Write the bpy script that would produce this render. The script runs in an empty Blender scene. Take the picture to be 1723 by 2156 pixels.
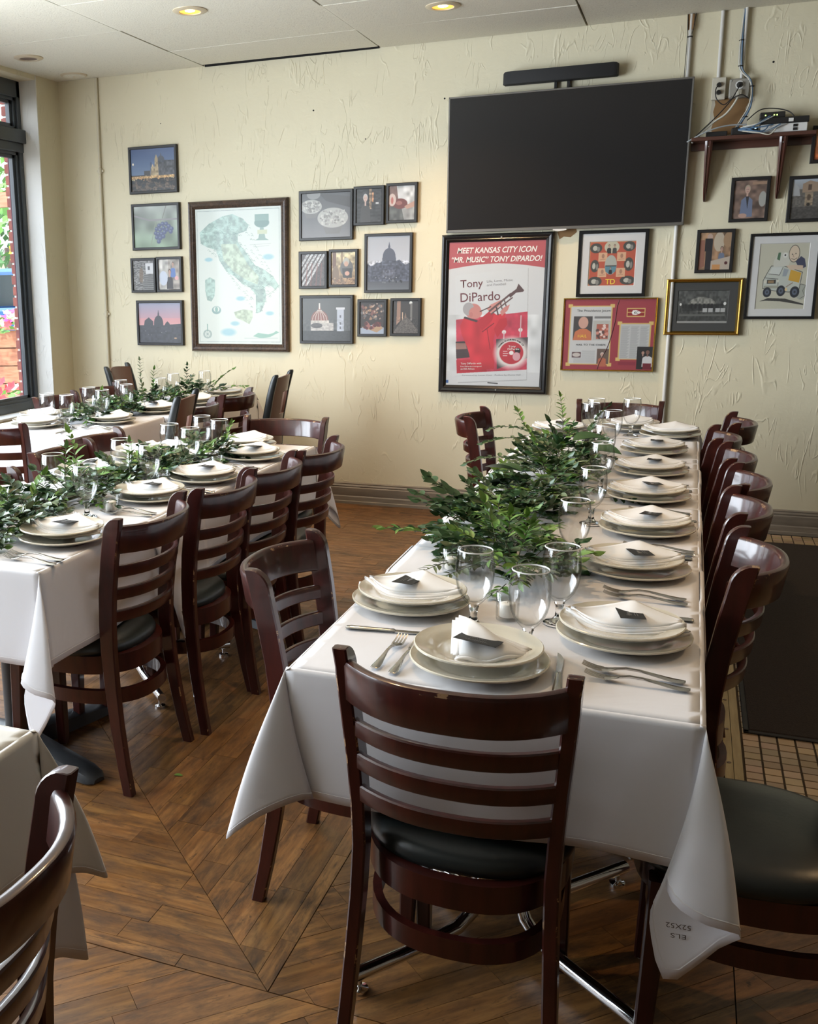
import bpy, bmesh, math, random
import numpy as np
from mathutils import Vector, Matrix

S = bpy.context.scene
C = S.collection
PI = math.pi
H = 1.546            # camera height above the floor
WALL_Y = 6.75        # back wall
WALL_X = -4.346      # left wall
CEIL = 2.96

# ---------------------------------------------------------------- camera
cam = bpy.data.cameras.new('camera')
cam_o = bpy.data.objects.new('camera', cam); C.objects.link(cam_o)
cam.sensor_fit = 'HORIZONTAL'; cam.sensor_width = 36.0
cam.lens = 2150.03 / 1723 * 36.0
cam.shift_x = (861.5 - 516.5) / 1723
cam.shift_y = (1092.5 - 1078.0) / 1723
cam.clip_start = 0.05; cam.clip_end = 200
R_ = ((0.9188868, -0.3874130, -0.0745540), (0.3941485, 0.8932631, 0.2161665), (-0.0171494, -0.2280179, 0.9735059))
mw = Matrix.Identity(4)
for i in range(3):
    mw[i][0] = R_[i][0]; mw[i][1] = R_[i][2]; mw[i][2] = -R_[i][1]
mw.translation = (0, 0, H)
cam_o.matrix_world = mw
S.camera = cam_o

# ---------------------------------------------------------------- world, daylight, exposure
S.view_settings.view_transform = 'Standard'; S.view_settings.look = 'None'
S.view_settings.gamma = 1.0; S.view_settings.use_curve_mapping = False
S.view_settings.exposure = 0.12
W = bpy.data.worlds.new('world'); S.world = W; W.use_nodes = True
wn = W.node_tree
bgn = wn.nodes['Background']
tc = wn.nodes.new('ShaderNodeTexCoord'); sp = wn.nodes.new('ShaderNodeSeparateXYZ')
rp = wn.nodes.new('ShaderNodeValToRGB')
wn.links.new(tc.outputs['Generated'], sp.inputs[0]); wn.links.new(sp.outputs['Z'], rp.inputs[0])
rp.color_ramp.elements[0].position = 0.0; rp.color_ramp.elements[0].color = (0.86, 0.92, 0.98, 1)
rp.color_ramp.elements[1].position = 0.7; rp.color_ramp.elements[1].color = (0.66, 0.80, 1.0, 1)
wn.links.new(rp.outputs[0], bgn.inputs['Color'])
bgn.inputs['Strength'].default_value = 5.2
def light(name, kind, loc, energy, color, rot=(0, 0, 0), **kw):
    l = bpy.data.lights.new(name, kind); l.energy = energy; l.color = color
    for k, v in kw.items(): setattr(l, k, v)
    o = bpy.data.objects.new(name, l); C.objects.link(o); o.location = loc; o.rotation_euler = rot
    return o
light('sun', 'SUN', (-8, 0, 10), 5.0, (1.0, 0.95, 0.86), (math.radians(38), math.radians(4), math.radians(10)), angle=0.05)
WINDOWS = [(4.40, 6.464), (2.10, 4.10), (-0.20, 1.80)]
for a, b in WINDOWS:   # window portals: they only guide the sky light through the panes
    o = light('window_portal', 'AREA', (-4.47, (a + b) / 2, 1.80), 1.0, (1, 1, 1), (0, -PI / 2, 0), shape='RECTANGLE', size=2.24, size_y=b - a)
    o.data.cycles.is_portal = True
for a, b in WINDOWS[1:]:   # area lights added inside the unseen window bays, boosting their daylight
    light('window_fill_light', 'AREA', (-4.33, (a + b) / 2, 1.80), 215.0 if a > 2 else 118.0, (0.83, 0.92, 1.0), (0, -PI / 2, 0), shape='RECTANGLE', size=2.2, size_y=b - a - .1)
cy = S.cycles
cy.use_adaptive_sampling = True; cy.adaptive_threshold = 0.02
cy.max_bounces = 8; cy.diffuse_bounces = 4; cy.glossy_bounces = 4; cy.transmission_bounces = 8; cy.transparent_max_bounces = 12
cy.use_denoising = True
try: cy.denoiser = 'OPENIMAGEDENOISE'
except Exception: pass
cy.sample_clamp_indirect = 6.0
cy.caustics_reflective = False; cy.caustics_refractive = False

# ---------------------------------------------------------------- materials
MATS = {}
def lin(c):
    f = lambda v: v / 12.92 if v <= 0.04045 else ((v + 0.055) / 1.055) ** 2.4
    return tuple(f(x / 255.0) for x in c)
def mat(name, color, rough=0.5, metal=0.0, spec=None, coat=0.0, coat_rough=0.05, trans=0.0, ior=None, emit=None, estr=0.0, alpha=None, sheen=0.0):
    m = bpy.data.materials.new(name); m.use_nodes = True
    p = m.node_tree.nodes['Principled BSDF']
    p.inputs['Base Color'].default_value = (*color[:3], 1)
    p.inputs['Roughness'].default_value = rough; p.inputs['Metallic'].default_value = metal
    if spec is not None: p.inputs['Specular IOR Level'].default_value = spec
    p.inputs['Coat Weight'].default_value = coat; p.inputs['Coat Roughness'].default_value = coat_rough
    p.inputs['Transmission Weight'].default_value = trans
    if ior: p.inputs['IOR'].default_value = ior
    if emit: p.inputs['Emission Color'].default_value = (*emit, 1); p.inputs['Emission Strength'].default_value = estr
    if sheen: p.inputs['Sheen Weight'].default_value = sheen
    MATS[name] = m
    return m
def nd(m, kind, **kw):
    n = m.node_tree.nodes.new(kind)
    for k, v in kw.items():
        if k.startswith('i_'):
            key = k[2:]
            key = int(key) if key.isdigit() else key.replace('_', ' ')
            n.inputs[key].default_value = v
        else: setattr(n, k, v)
    return n
def lk(m, a, b): m.node_tree.links.new(a, b)
def bsdf(m): return m.node_tree.nodes['Principled BSDF']
def ramp(m, fac, stops):
    r = nd(m, 'ShaderNodeValToRGB')
    e = r.color_ramp.elements
    while len(e) < len(stops): e.new(0.5)
    for i, (pos, col) in enumerate(stops):
        e[i].position = pos; e[i].color = (*col, 1) if len(col) == 3 else col
    lk(m, fac, r.inputs[0]); return r
def mapped(m, coord='Object', scale=(1, 1, 1), rot=(0, 0, 0)):
    t = nd(m, 'ShaderNodeTexCoord'); mp = nd(m, 'ShaderNodeMapping')
    mp.inputs['Scale'].default_value = scale; mp.inputs['Rotation'].default_value = rot
    lk(m, t.outputs[coord], mp.inputs[0]); return mp.outputs[0]
def noise(m, vec, scale, detail=4, rough=0.55, dist=0.0):
    n = nd(m, 'ShaderNodeTexNoise'); n.inputs['Scale'].default_value = scale; n.inputs['Detail'].default_value = detail
    n.inputs['Roughness'].default_value = rough; n.inputs['Distortion'].default_value = dist
    if vec is not None: lk(m, vec, n.inputs['Vector'])
    return n.outputs[0]
def bump(m, height, strength=0.3, dist=0.01, prev=None):
    b = nd(m, 'ShaderNodeBump'); b.inputs['Strength'].default_value = strength; b.inputs['Distance'].default_value = dist
    lk(m, height, b.inputs['Height'])
    if prev is not None: lk(m, prev, b.inputs['Normal'])
    lk(m, b.outputs[0], bsdf(m).inputs['Normal']); return b.outputs[0]
def mixc(m, fac, a, b, mode='MIX'):
    n = nd(m, 'ShaderNodeMix'); n.data_type = 'RGBA'; n.blend_type = mode
    for sock, v in ((n.inputs[0], fac), (n.inputs[6], a), (n.inputs[7], b)):
        if hasattr(v, 'links') or hasattr(v, 'is_output'): lk(m, v, sock)
        elif isinstance(v, (int, float)): sock.default_value = v
        else: sock.default_value = (*v, 1)
    return n.outputs[2]
def mth(m, op, a, b=None):
    n = nd(m, 'ShaderNodeMath'); n.operation = op
    for i, v in enumerate((a, b)):
        if v is None: continue
        if isinstance(v, (int, float)): n.inputs[i].default_value = v
        else: lk(m, v, n.inputs[i])
    return n.outputs[0]

# trowelled cream stucco: long raised strokes and crossing marks, as real relief via bump
def stucco(name, base, base2):
    m = mat(name, base, 0.62)
    v = mapped(m, 'Object', (1, 1, 1))
    n1 = noise(m, v, 1.1, 3)
    n2 = noise(m, v, 9, 5, 0.6, 0.6)
    col = ramp(m, n1, [(0.3, base2), (0.7, base)])
    lk(m, col.outputs[0], bsdf(m).inputs['Base Color'])
    def strokes(scale, rot, width, lo, hi, gs):
        v2 = mapped(m, 'Object', scale, rot)
        n = noise(m, v2, 1.0, 2, 0.5, 1.1)
        ln = ramp(m, mth(m, 'ABSOLUTE', mth(m, 'SUBTRACT', n, 0.5)), [(0.0, (1, 1, 1)), (width, (0, 0, 0))])
        gt = ramp(m, noise(m, v, gs, 3, 0.6), [(lo, (0, 0, 0)), (hi, (1, 1, 1))])
        return mth(m, 'MULTIPLY', ln.outputs[0], gt.outputs[0])
    l1 = strokes((7, 7, 1.7), (0, 0.12, 0), 0.022, 0.52, 0.60, 3.4)
    l2 = strokes((11, 11, 3.2), (0, -0.7, 0), 0.020, 0.56, 0.62, 4.7)
    l3 = strokes((9, 9, 2.4), (0, 0.75, 0), 0.018, 0.58, 0.64, 4.1)
    hgt = mth(m, 'ADD', mth(m, 'ADD', mth(m, 'MULTIPLY', l1, 0.62), mth(m, 'MULTIPLY', l2, 0.5)), mth(m, 'MULTIPLY', l3, 0.5))
    hgt = mth(m, 'ADD', hgt, mth(m, 'MULTIPLY', n2, 0.55))
    bump(m, hgt, 0.48, 0.010)
    return m
stucco('stucco', (0.70, 0.642, 0.475), (0.665, 0.60, 0.43))
stucco('reveal_white', (0.80, 0.79, 0.75), (0.74, 0.73, 0.68))
m = mat('sill_white', (0.78, 0.78, 0.74), 0.5)
m = mat('ceiling_tile', (0.72, 0.69, 0.585), 0.85)
v = mapped(m, 'Object')
n = noise(m, v, 120, 3, 0.7)
r = ramp(m, n, [(0.34, (0.56, 0.53, 0.45)), (0.44, (0.73, 0.70, 0.595))])
lk(m, r.outputs[0], bsdf(m).inputs['Base Color']); bump(m, n, 0.5, 0.003)
mat('dark_void', (0.01, 0.009, 0.008), 0.9)
mat('ceiling_seam', (0.10, 0.085, 0.075), 0.9)
m = mat('skirting', (0.235, 0.20, 0.165), 0.45)
v = mapped(m, 'Object', (1, 1, 8)); n = noise(m, v, 5, 4)
lk(m, ramp(m, n, [(0.3, (0.19, 0.165, 0.135)), (0.7, (0.26, 0.225, 0.185))]).outputs[0], bsdf(m).inputs['Base Color'])

# worn oak planks; UV runs along the plank in metres, vertex colour holds the tint of the plank
m = mat('plank_wood', (0.2, 0.1, 0.04), 0.38)
uv = nd(m, 'ShaderNodeUVMap'); uv.uv_map = 'UVMap'
att = nd(m, 'ShaderNodeAttribute'); att.attribute_name = 'tint'
mp = nd(m, 'ShaderNodeMapping'); mp.inputs['Scale'].default_value = (3.0, 42, 1); lk(m, uv.outputs[0], mp.inputs[0])
g = noise(m, mp.outputs[0], 1.0, 6, 0.65, 0.6)
mp2 = nd(m, 'ShaderNodeMapping'); mp2.inputs['Scale'].default_value = (7, 22, 1); lk(m, uv.outputs[0], mp2.inputs[0])
stain = noise(m, mp2.outputs[0], 1.0, 5, 0.7, 0.3)
big = noise(m, mapped(m, 'Object'), 1.7, 4, 0.6)
c0 = ramp(m, g, [(0.22, (0.090, 0.037, 0.012)), (0.48, (0.200, 0.090, 0.028)), (0.75, (0.335, 0.165, 0.052))])
c1 = mixc(m, 1.0, c0.outputs[0], att.outputs['Color'], 'MULTIPLY')
dk = ramp(m, stain, [(0.44, (0, 0, 0)), (0.66, (1, 1, 1))])
dk2 = ramp(m, big, [(0.40, (0, 0, 0)), (0.62, (1, 1, 1))])
f = mth(m, 'MULTIPLY', dk.outputs[0], mth(m, 'ADD', mth(m, 'MULTIPLY', dk2.outputs[0], 0.65), 0.3))
c2 = mixc(m, f, c1, (0.030, 0.017, 0.010))
mp3 = nd(m, 'ShaderNodeMapping'); mp3.inputs['Scale'].default_value = (9, 60, 1); lk(m, uv.outputs[0], mp3.inputs[0])
st3 = noise(m, mp3.outputs[0], 1.0, 7, 0.75, 1.2)
c2 = mixc(m, mth(m, 'MULTIPLY', ramp(m, st3, [(0.54, (0, 0, 0)), (0.66, (1, 1, 1))]).outputs[0], 0.75), c2, (0.045, 0.022, 0.010))
kn = noise(m, mapped(m, 'Object', (1, 1, 1)), 38, 2, 0.5)
c2 = mixc(m, mth(m, 'MULTIPLY', ramp(m, kn, [(0.70, (0, 0, 0)), (0.76, (1, 1, 1))]).outputs[0], 0.8), c2, (0.022, 0.012, 0.007))
lk(m, c2, bsdf(m).inputs['Base Color'])
lk(m, ramp(m, stain, [(0.3, (0.30, 0.30, 0.30)), (0.7, (0.52, 0.52, 0.52))]).outputs[0], bsdf(m).inputs['Roughness'])
bump(m, g, 0.18, 0.002)
mat('floor_gap', (0.02, 0.012, 0.008), 0.8)
m = mat('floor_tile', (0.42, 0.30, 0.18), 0.4)
att = nd(m, 'ShaderNodeAttribute'); att.attribute_name = 'tint'
lk(m, mixc(m, 1.0, (0.50, 0.37, 0.23), att.outputs['Color'], 'MULTIPLY'), bsdf(m).inputs['Base Color'])
mat('grout', (0.05, 0.035, 0.022), 0.9)
m = mat('pale_strip', (0.40, 0.30, 0.14), 0.45)
v = mapped(m, 'Object', (30, 3, 1)); n = noise(m, v, 1.5, 4)
lk(m, ramp(m, n, [(0.3, (0.30, 0.22, 0.10)), (0.7, (0.46, 0.36, 0.18))]).outputs[0], bsdf(m).inputs['Base Color'])
m = mat('rug', (0.020, 0.013, 0.011), 0.95)
n = noise(m, mapped(m, 'Object'), 260, 2); bump(m, n, 0.9, 0.004)
lk(m, ramp(m, n, [(0.3, (0.012, 0.008, 0.007)), (0.7, (0.034, 0.022, 0.018))]).outputs[0], bsdf(m).inputs['Base Color'])
mat('rug_edge', (0.022, 0.022, 0.024), 0.7)

# glossy mahogany of the chairs and the same wood rubbed pale along its edges
def mahogany(name, wear):
    m = mat(name, (0.07, 0.014, 0.009), 0.34, spec=0.35, coat=0.5, coat_rough=0.09)
    v = mapped(m, 'Object', (6, 6, 1.2)); n = noise(m, v, 6, 4, 0.6)
    c = ramp(m, n, [(0.3, (0.025, 0.0050, 0.0040)), (0.7, (0.056, 0.0098, 0.0068))]).outputs[0]
    if wear:
        ob = nd(m, 'ShaderNodeObjectInfo')
        add = nd(m, 'ShaderNodeVectorMath'); add.operation = 'ADD'
        t = nd(m, 'ShaderNodeTexCoord'); lk(m, t.outputs['Object'], add.inputs[0]); lk(m, ob.outputs['Location'], add.inputs[1])
        w = noise(m, add.outputs[0], 13, 5, 0.75)
        f = ramp(m, w, [(0.585, (0, 0, 0)), (0.62, (1, 1, 1))])
        c = mixc(m, mth(m, 'MULTIPLY', f.outputs[0], wear), c, (0.34, 0.20, 0.10))
    lk(m, c, bsdf(m).inputs['Base Color'])
    return m
mahogany('mahogany', 0); mahogany('mahogany_worn', 0.85)
m = mat('black_leather', (0.012, 0.016, 0.016), 0.36, spec=0.5)
n = noise(m, mapped(m, 'Object'), 90, 3); bump(m, n, 0.12, 0.002)
mat('chair_panel', (0.115, 0.045, 0.027), 0.4, coat=0.2)
mat('black_paint', (0.012, 0.014, 0.015), 0.35)
mat('glide', (0.55, 0.52, 0.48), 0.4)
mat('chrome', (0.75, 0.75, 0.76), 0.08, metal=1.0)
mat('cast_iron', (0.016, 0.017, 0.019), 0.45)
mat('table_board', (0.10, 0.06, 0.03), 0.6)
def cloth(name, col):
    m = mat(name, col, 0.78, sheen=0.15)
    v = mapped(m, 'Object'); n = noise(m, v, 3.2, 4, 0.55, 0.6); n2 = noise(m, v, 900, 1)
    b = bump(m, n, 0.22, 0.02); bump(m, n2, 0.06, 0.001, b)
    return m
cloth('tablecloth', (0.70, 0.69, 0.715)); cloth('cream_cloth', (0.69, 0.665, 0.62)); cloth('napkin', (0.79, 0.775, 0.765))
mat('hem_stitch', (0.70, 0.68, 0.68), 0.8)
mat('stamp_ink', (0.10, 0.075, 0.06), 0.8)
mat('stoneware', (0.60, 0.555, 0.455), 0.16, coat=0.4)
m = mat('glass', (1, 1, 1), 0.0, trans=1.0, ior=1.47)
mat('unseen_wall', (0.28, 0.22, 0.16), 0.7)
mat('wax', (0.83, 0.81, 0.75), 0.5)
mat('wick', (0.25, 0.2, 0.16), 0.8)
mat('card_black', (0.018, 0.018, 0.018), 0.55, spec=0.25)
mat('silver_ink', (0.30, 0.29, 0.28), 0.5)
mat('steel', (0.52, 0.50, 0.47), 0.22, metal=1.0)
def leaf(name, a, b, gloss=0.4):
    m = mat(name, a, gloss, spec=0.45)
    ob = nd(m, 'ShaderNodeObjectInfo'); n = noise(m, mapped(m, 'Object'), 30, 2)
    f = mth(m, 'FRACT', mth(m, 'ADD', ob.outputs['Random'], n))
    lk(m, ramp(m, f, [(0.0, a), (1.0, b)]).outputs[0], bsdf(m).inputs['Base Color'])
    return m
leaf('leaf_dark', (0.020, 0.055, 0.022), (0.045, 0.105, 0.032))
leaf('leaf_bright', (0.080, 0.185, 0.030), (0.150, 0.270, 0.055))
leaf('leaf_olive', (0.105, 0.150, 0.080), (0.200, 0.250, 0.130))
mat('stem', (0.09, 0.085, 0.045), 0.6)
mat('tv_screen', (0.017, 0.016, 0.0165), 0.22, spec=0.4)
mat('tv_bezel', (0.20, 0.19, 0.175), 0.35, metal=0.6)
mat('speaker_cloth', (0.014, 0.014, 0.015), 0.75)
mat('conduit_cream', (0.60, 0.545, 0.41), 0.45)
mat('conduit_white', (0.62, 0.60, 0.56), 0.35)
mat('plastic_ivory', (0.55, 0.51, 0.42), 0.4)
mat('plastic_black', (0.014, 0.013, 0.013), 0.4)
mat('plastic_white', (0.68, 0.67, 0.65), 0.4)
mat('galvanised', (0.34, 0.32, 0.28), 0.45, metal=0.3)
mat('cable_blue', (0.075, 0.155, 0.27), 0.45)
mat('cable_grey', (0.32, 0.34, 0.35), 0.45)
mat('cable_white', (0.62, 0.59, 0.50), 0.45)
mat('cable_black', (0.012, 0.010, 0.010), 0.45)
mat('bare_plaster', (0.23, 0.125, 0.05), 0.85)
mat('plaster_rim', (0.50, 0.45, 0.36), 0.85)
mat('shelf_wood', (0.085, 0.032, 0.022), 0.3, coat=0.4)
mat('led_green', (0.3, 0.8, 0.1), 0.5, emit=(0.6, 1.0, 0.2), estr=3)
mat('led_blue', (0.3, 0.6, 1.0), 0.5, emit=(0.4, 0.8, 1.0), estr=4)
mat('frame_black', (0.014, 0.013, 0.013), 0.42)
mat('frame_black_gloss', (0.012, 0.012, 0.013), 0.22, coat=0.3)
m = mat('frame_walnut', (0.05, 0.03, 0.022), 0.35, coat=0.2)
v = mapped(m, 'Object', (3, 3, 3)); n = noise(m, v, 14, 5, 0.7, 1.5)
lk(m, ramp(m, n, [(0.35, (0.022, 0.014, 0.011)), (0.7, (0.11, 0.068, 0.045))]).outputs[0], bsdf(m).inputs['Base Color'])
mat('frame_gold', (0.62, 0.40, 0.10), 0.25, metal=1.0)
mat('mat_white', (0.56, 0.55, 0.54), 0.7)
mat('mat_dark', (0.045, 0.045, 0.043), 0.7)
mat('screw', (0.5, 0.5, 0.48), 0.3, metal=0.8)
mat('window_metal', (0.045, 0.054, 0.062), 0.35, coat=0.25)
mat('maroon_trim', (0.16, 0.03, 0.04), 0.5)
mat('caulk', (0.02, 0.02, 0.02), 0.8)
m = mat('brick', (0.30, 0.085, 0.06), 0.8)
v = mapped(m, 'Object'); n = noise(m, v, 9, 4)
lk(m, ramp(m, n, [(0.3, (0.19, 0.06, 0.05)), (0.7, (0.36, 0.11, 0.075))]).outputs[0], bsdf(m).inputs['Base Color'])
mat('mortar', (0.75, 0.72, 0.66), 0.9)
m = mat('cedar', (0.42, 0.17, 0.09), 0.6)
v = mapped(m, 'Object', (2, 2, 14)); n = noise(m, v, 4, 4)
lk(m, ramp(m, n, [(0.3, (0.33, 0.12, 0.06)), (0.7, (0.48, 0.21, 0.12))]).outputs[0], bsdf(m).inputs['Base Color'])
mat('petal_red', (0.62, 0.04, 0.05), 0.6)
mat('petal_pink', (0.60, 0.07, 0.30), 0.6)
mat('petal_peach', (0.72, 0.34, 0.26), 0.6)
mat('petal_yellow', (0.75, 0.52, 0.02), 0.6)
mat('leaf_out', (0.12, 0.27, 0.05), 0.6); mat('leaf_out2', (0.06, 0.14, 0.04), 0.6)
mat('bark', (0.10, 0.07, 0.05), 0.8)
mat('car_blue', (0.035, 0.10, 0.23), 0.25, coat=0.8)
mat('car_glass', (0.02, 0.03, 0.035), 0.06)
mat('tail_red', (0.5, 0.015, 0.015), 0.25)
mat('tyre', (0.012, 0.012, 0.012), 0.8)
mat('asphalt', (0.16, 0.16, 0.16), 0.9)
mat('pavement', (0.42, 0.40, 0.37), 0.9)
mat('beige_building', (0.52, 0.44, 0.32), 0.8)
mat('lamp_trim', (0.56, 0.47, 0.33), 0.35)
mat('lamp_reflector', (0.75, 0.42, 0.08), 0.25, emit=(1.0, 0.50, 0.06), estr=1.2)
mat('lamp_bulb', (1, 0.9, 0.6), 0.4, emit=(1.0, 0.72, 0.30), estr=14)
mat('lamp_dark', (0.16, 0.11, 0.085), 0.5)
mat('tag_yellow', (0.55, 0.28, 0.06), 0.5)
# thin window pane: clear with a fresnel reflection
m = bpy.data.materials.new('pane'); m.use_nodes = True; MATS['pane'] = m
nt = m.node_tree; nt.nodes.remove(nt.nodes['Principled BSDF'])
tr = nt.nodes.new('ShaderNodeBsdfTransparent'); gl = nt.nodes.new('ShaderNodeBsdfGlossy'); gl.inputs['Roughness'].default_value = 0.02
lw = nt.nodes.new('ShaderNodeLayerWeight'); fr = nt.nodes.new('ShaderNodeMath'); fr.operation = 'POWER'; fr.inputs[1].default_value = 5.0
nt.links.new(lw.outputs['Facing'], fr.inputs[0]); mx = nt.nodes.new('ShaderNodeMixShader')
nt.links.new(fr.outputs[0], mx.inputs[0]); nt.links.new(tr.outputs[0], mx.inputs[1]); nt.links.new(gl.outputs[0], mx.inputs[2])
nt.links.new(mx.outputs[0], nt.nodes['Material Output'].inputs[0])

# thin blown glass of bowls and candle holders: see-through, brighter and slightly darker towards its outline
m = bpy.data.materials.new('thin_glass'); m.use_nodes = True; MATS['thin_glass'] = m
nt = m.node_tree; nt.nodes.remove(nt.nodes['Principled BSDF'])
tr = nt.nodes.new('ShaderNodeBsdfTransparent'); gl = nt.nodes.new('ShaderNodeBsdfGlossy'); gl.inputs['Roughness'].default_value = 0.015
lw = nt.nodes.new('ShaderNodeLayerWeight'); mx = nt.nodes.new('ShaderNodeMixShader')
r1 = nt.nodes.new('ShaderNodeValToRGB'); r1.color_ramp.elements[0].position = .48; r1.color_ramp.elements[0].color = (.995, .995, .995, 1); r1.color_ramp.elements[1].position = .99; r1.color_ramp.elements[1].color = (.62, .64, .64, 1)
r2 = nt.nodes.new('ShaderNodeValToRGB'); r2.color_ramp.elements[0].position = .1; r2.color_ramp.elements[0].color = (.055, .055, .055, 1); r2.color_ramp.elements[1].position = 1.0; r2.color_ramp.elements[1].color = (.55, .55, .55, 1)
el = r2.color_ramp.elements.new(.8); el.color = (.09, .09, .09, 1)
nt.links.new(lw.outputs['Facing'], r1.inputs[0]); nt.links.new(lw.outputs['Facing'], r2.inputs[0]); nt.links.new(r1.outputs[0], tr.inputs[0])
nt.links.new(r2.outputs[0], mx.inputs[0]); nt.links.new(tr.outputs[0], mx.inputs[1]); nt.links.new(gl.outputs[0], mx.inputs[2])
nt.links.new(mx.outputs[0], nt.nodes['Material Output'].inputs[0])

m = mat('rim_glint', (0.93, 0.95, 0.96), 0.12, spec=0.9); bsdf(m).inputs['Alpha'].default_value = 0.8  # near-white colour paints the bright glint along the goblet edge
# ---------------------------------------------------------------- geometry helpers
class MB:
    """collects shapes; build() links them as one mesh object"""
    def __init__(s): s.v = []; s.f = []; s.m = []; s.uv = []
    def add(s, vs, fs, mi=0, M=None):
        o = len(s.v)
        s.v += [tuple(M @ Vector(p)) if M is not None else tuple(p) for p in vs]
        s.f += [tuple(i + o for i in f) for f in fs]
        s.m += (mi if isinstance(mi, list) else [mi] * len(fs)); return s
    def box(s, x0, x1, y0, y1, z0, z1, mi=0, M=None):
        vs = [(x, y, z) for z in (z0, z1) for y in (y0, y1) for x in (x0, x1)]
        return s.add(vs, [(0, 2, 3, 1), (4, 5, 7, 6), (0, 1, 5, 4), (2, 6, 7, 3), (0, 4, 6, 2), (1, 3, 7, 5)], mi, M)
    def rings(s, rings, closed=True, cap=True, mi=0, M=None, loop=False):
        n = len(rings[0]); vs = [p for r in rings for p in r]; fs = []; ms = []
        K = len(rings)
        for k in range(K if loop else K - 1):
            for i in range(n if closed else n - 1):
                j = (i + 1) % n; k2 = (k + 1) % K
                fs.append((k * n + i, k * n + j, k2 * n + j, k2 * n + i))
                ms.append(mi[i] if isinstance(mi, list) else mi)
        if cap and not loop:
            fs.append(tuple(range(n - 1, -1, -1))); fs.append(tuple((K - 1) * n + i for i in range(n)))
            c = mi[0] if isinstance(mi, list) else mi; ms += [c, c]
        return s.add(vs, fs, ms, M)
    def lathe(s, prof, n=24, c=(0, 0, 0), mi=0, M=None, cap=False):
        rings = [[(c[0] + r * math.cos(2 * PI * i / n), c[1] + r * math.sin(2 * PI * i / n), c[2] + z) for i in range(n)] for r, z in prof]
        return s.rings(rings, True, cap, mi, M)
    def tube(s, pts, r, n=8, mi=0, cap=True, M=None):
        pts = [Vector(p) for p in pts]; K = len(pts)
        rr = r if isinstance(r, (list, tuple)) else [r] * K
        t0 = (pts[1] - pts[0]).normalized()
        up = Vector((0, 0, 1)) if abs(t0.z) < 0.9 else Vector((1, 0, 0))
        nrm = t0.cross(up).normalized(); rings = []
        for k in range(K):
            a = pts[max(k - 1, 0)]; b = pts[min(k + 1, K - 1)]; t = (b - a).normalized()
            nrm = (nrm - t * nrm.dot(t)).normalized(); bn = t.cross(nrm)
            rings.append([tuple(pts[k] + (nrm * math.cos(2 * PI * i / n) + bn * math.sin(2 * PI * i / n)) * rr[k]) for i in range(n)])
        return s.rings(rings, True, cap, mi, M)
    def prism(s, poly, z0, z1, mi=0, M=None, axis='z'):
        f = {'z': lambda a, b, c: (a, b, c), 'y': lambda a, b, c: (a, c, b), 'x': lambda a, b, c: (c, a, b)}[axis]
        n = len(poly); vs = [f(p[0], p[1], z0) for p in poly] + [f(p[0], p[1], z1) for p in poly]
        fs = [(i, (i + 1) % n, n + (i + 1) % n, n + i) for i in range(n)] + [tuple(range(n - 1, -1, -1)), tuple(range(n, 2 * n))]
        return s.add(vs, fs, mi, M)
    def grid(s, fn, nu, nv, mi=0, M=None):
        vs = [fn(i / nu, j / nv) for j in range(nv + 1) for i in range(nu + 1)]
        fs = [(j * (nu + 1) + i, j * (nu + 1) + i + 1, (j + 1) * (nu + 1) + i + 1, (j + 1) * (nu + 1) + i) for j in range(nv) for i in range(nu)]
        return s.add(vs, fs, mi, M)
    def mesh(s, name, mats, smooth=40, bevel=0.0, fix=True):
        me = bpy.data.meshes.new(name); me.from_pydata(s.v, [], s.f)
        mats = mats if isinstance(mats, (list, tuple)) else [mats]
        for q in mats: me.materials.append(MATS[q])
        if len(mats) > 1: me.polygons.foreach_set('material_index', s.m)
        if fix or bevel:
            b = bmesh.new(); b.from_mesh(me)
            if fix: bmesh.ops.recalc_face_normals(b, faces=b.faces)
            if bevel:
                es = [e for e in b.edges if len(e.link_faces) == 2 and e.calc_face_angle(0) > 0.6]
                bmesh.ops.bevel(b, geom=es, offset=bevel, segments=1, affect='EDGES', profile=0.5)
            b.to_mesh(me); b.free()
        if smooth:
            me.shade_smooth(); me.set_sharp_from_angle(angle=math.radians(smooth))
        me.update(); return me
    def build(s, name, mats, parent=None, smooth=40, bevel=0.0, fix=True, loc=None):
        return link(name, s.mesh(name, mats, smooth, bevel, fix), parent, loc)
def link(name, data, parent=None, loc=None):
    o = bpy.data.objects.new(name, data); C.objects.link(o)
    if parent is not None: o.parent = parent
    if loc is not None: o.location = loc
    return o
def tag(o, label=None, cat=None, group=None, kind=None):
    for k, v in (('label', label), ('category', cat), ('group', group), ('kind', kind)):
        if v: o[k] = v
    return o
def thing(name, label, cat, loc=(0, 0, 0), rz=0.0, group=None):
    o = bpy.data.objects.new(name, None); C.objects.link(o); o.location = loc; o.rotation_euler = (0, 0, rz)
    o.empty_display_size = 0.05
    return tag(o, label, cat, group)
def copy_tree(o, loc, rz=None, label=None, group=None):
    r = o.copy(); C.objects.link(r); r.location = loc
    if rz is not None: r.rotation_euler = (0, 0, rz)
    if label: r['label'] = label
    if group: r['group'] = group
    for c in KIDS.get(o.name, ()):  # children recorded when the prototype was built
        d = c.copy(); C.objects.link(d); d.parent = r
        for g in KIDS.get(c.name, ()):
            e = g.copy(); C.objects.link(e); e.parent = d
    return r
KIDS = {}
def kid(parent, *objs):
    for o in objs:
        o.parent = parent; KIDS.setdefault(parent.name, []).append(o)
    return objs[0]
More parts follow.
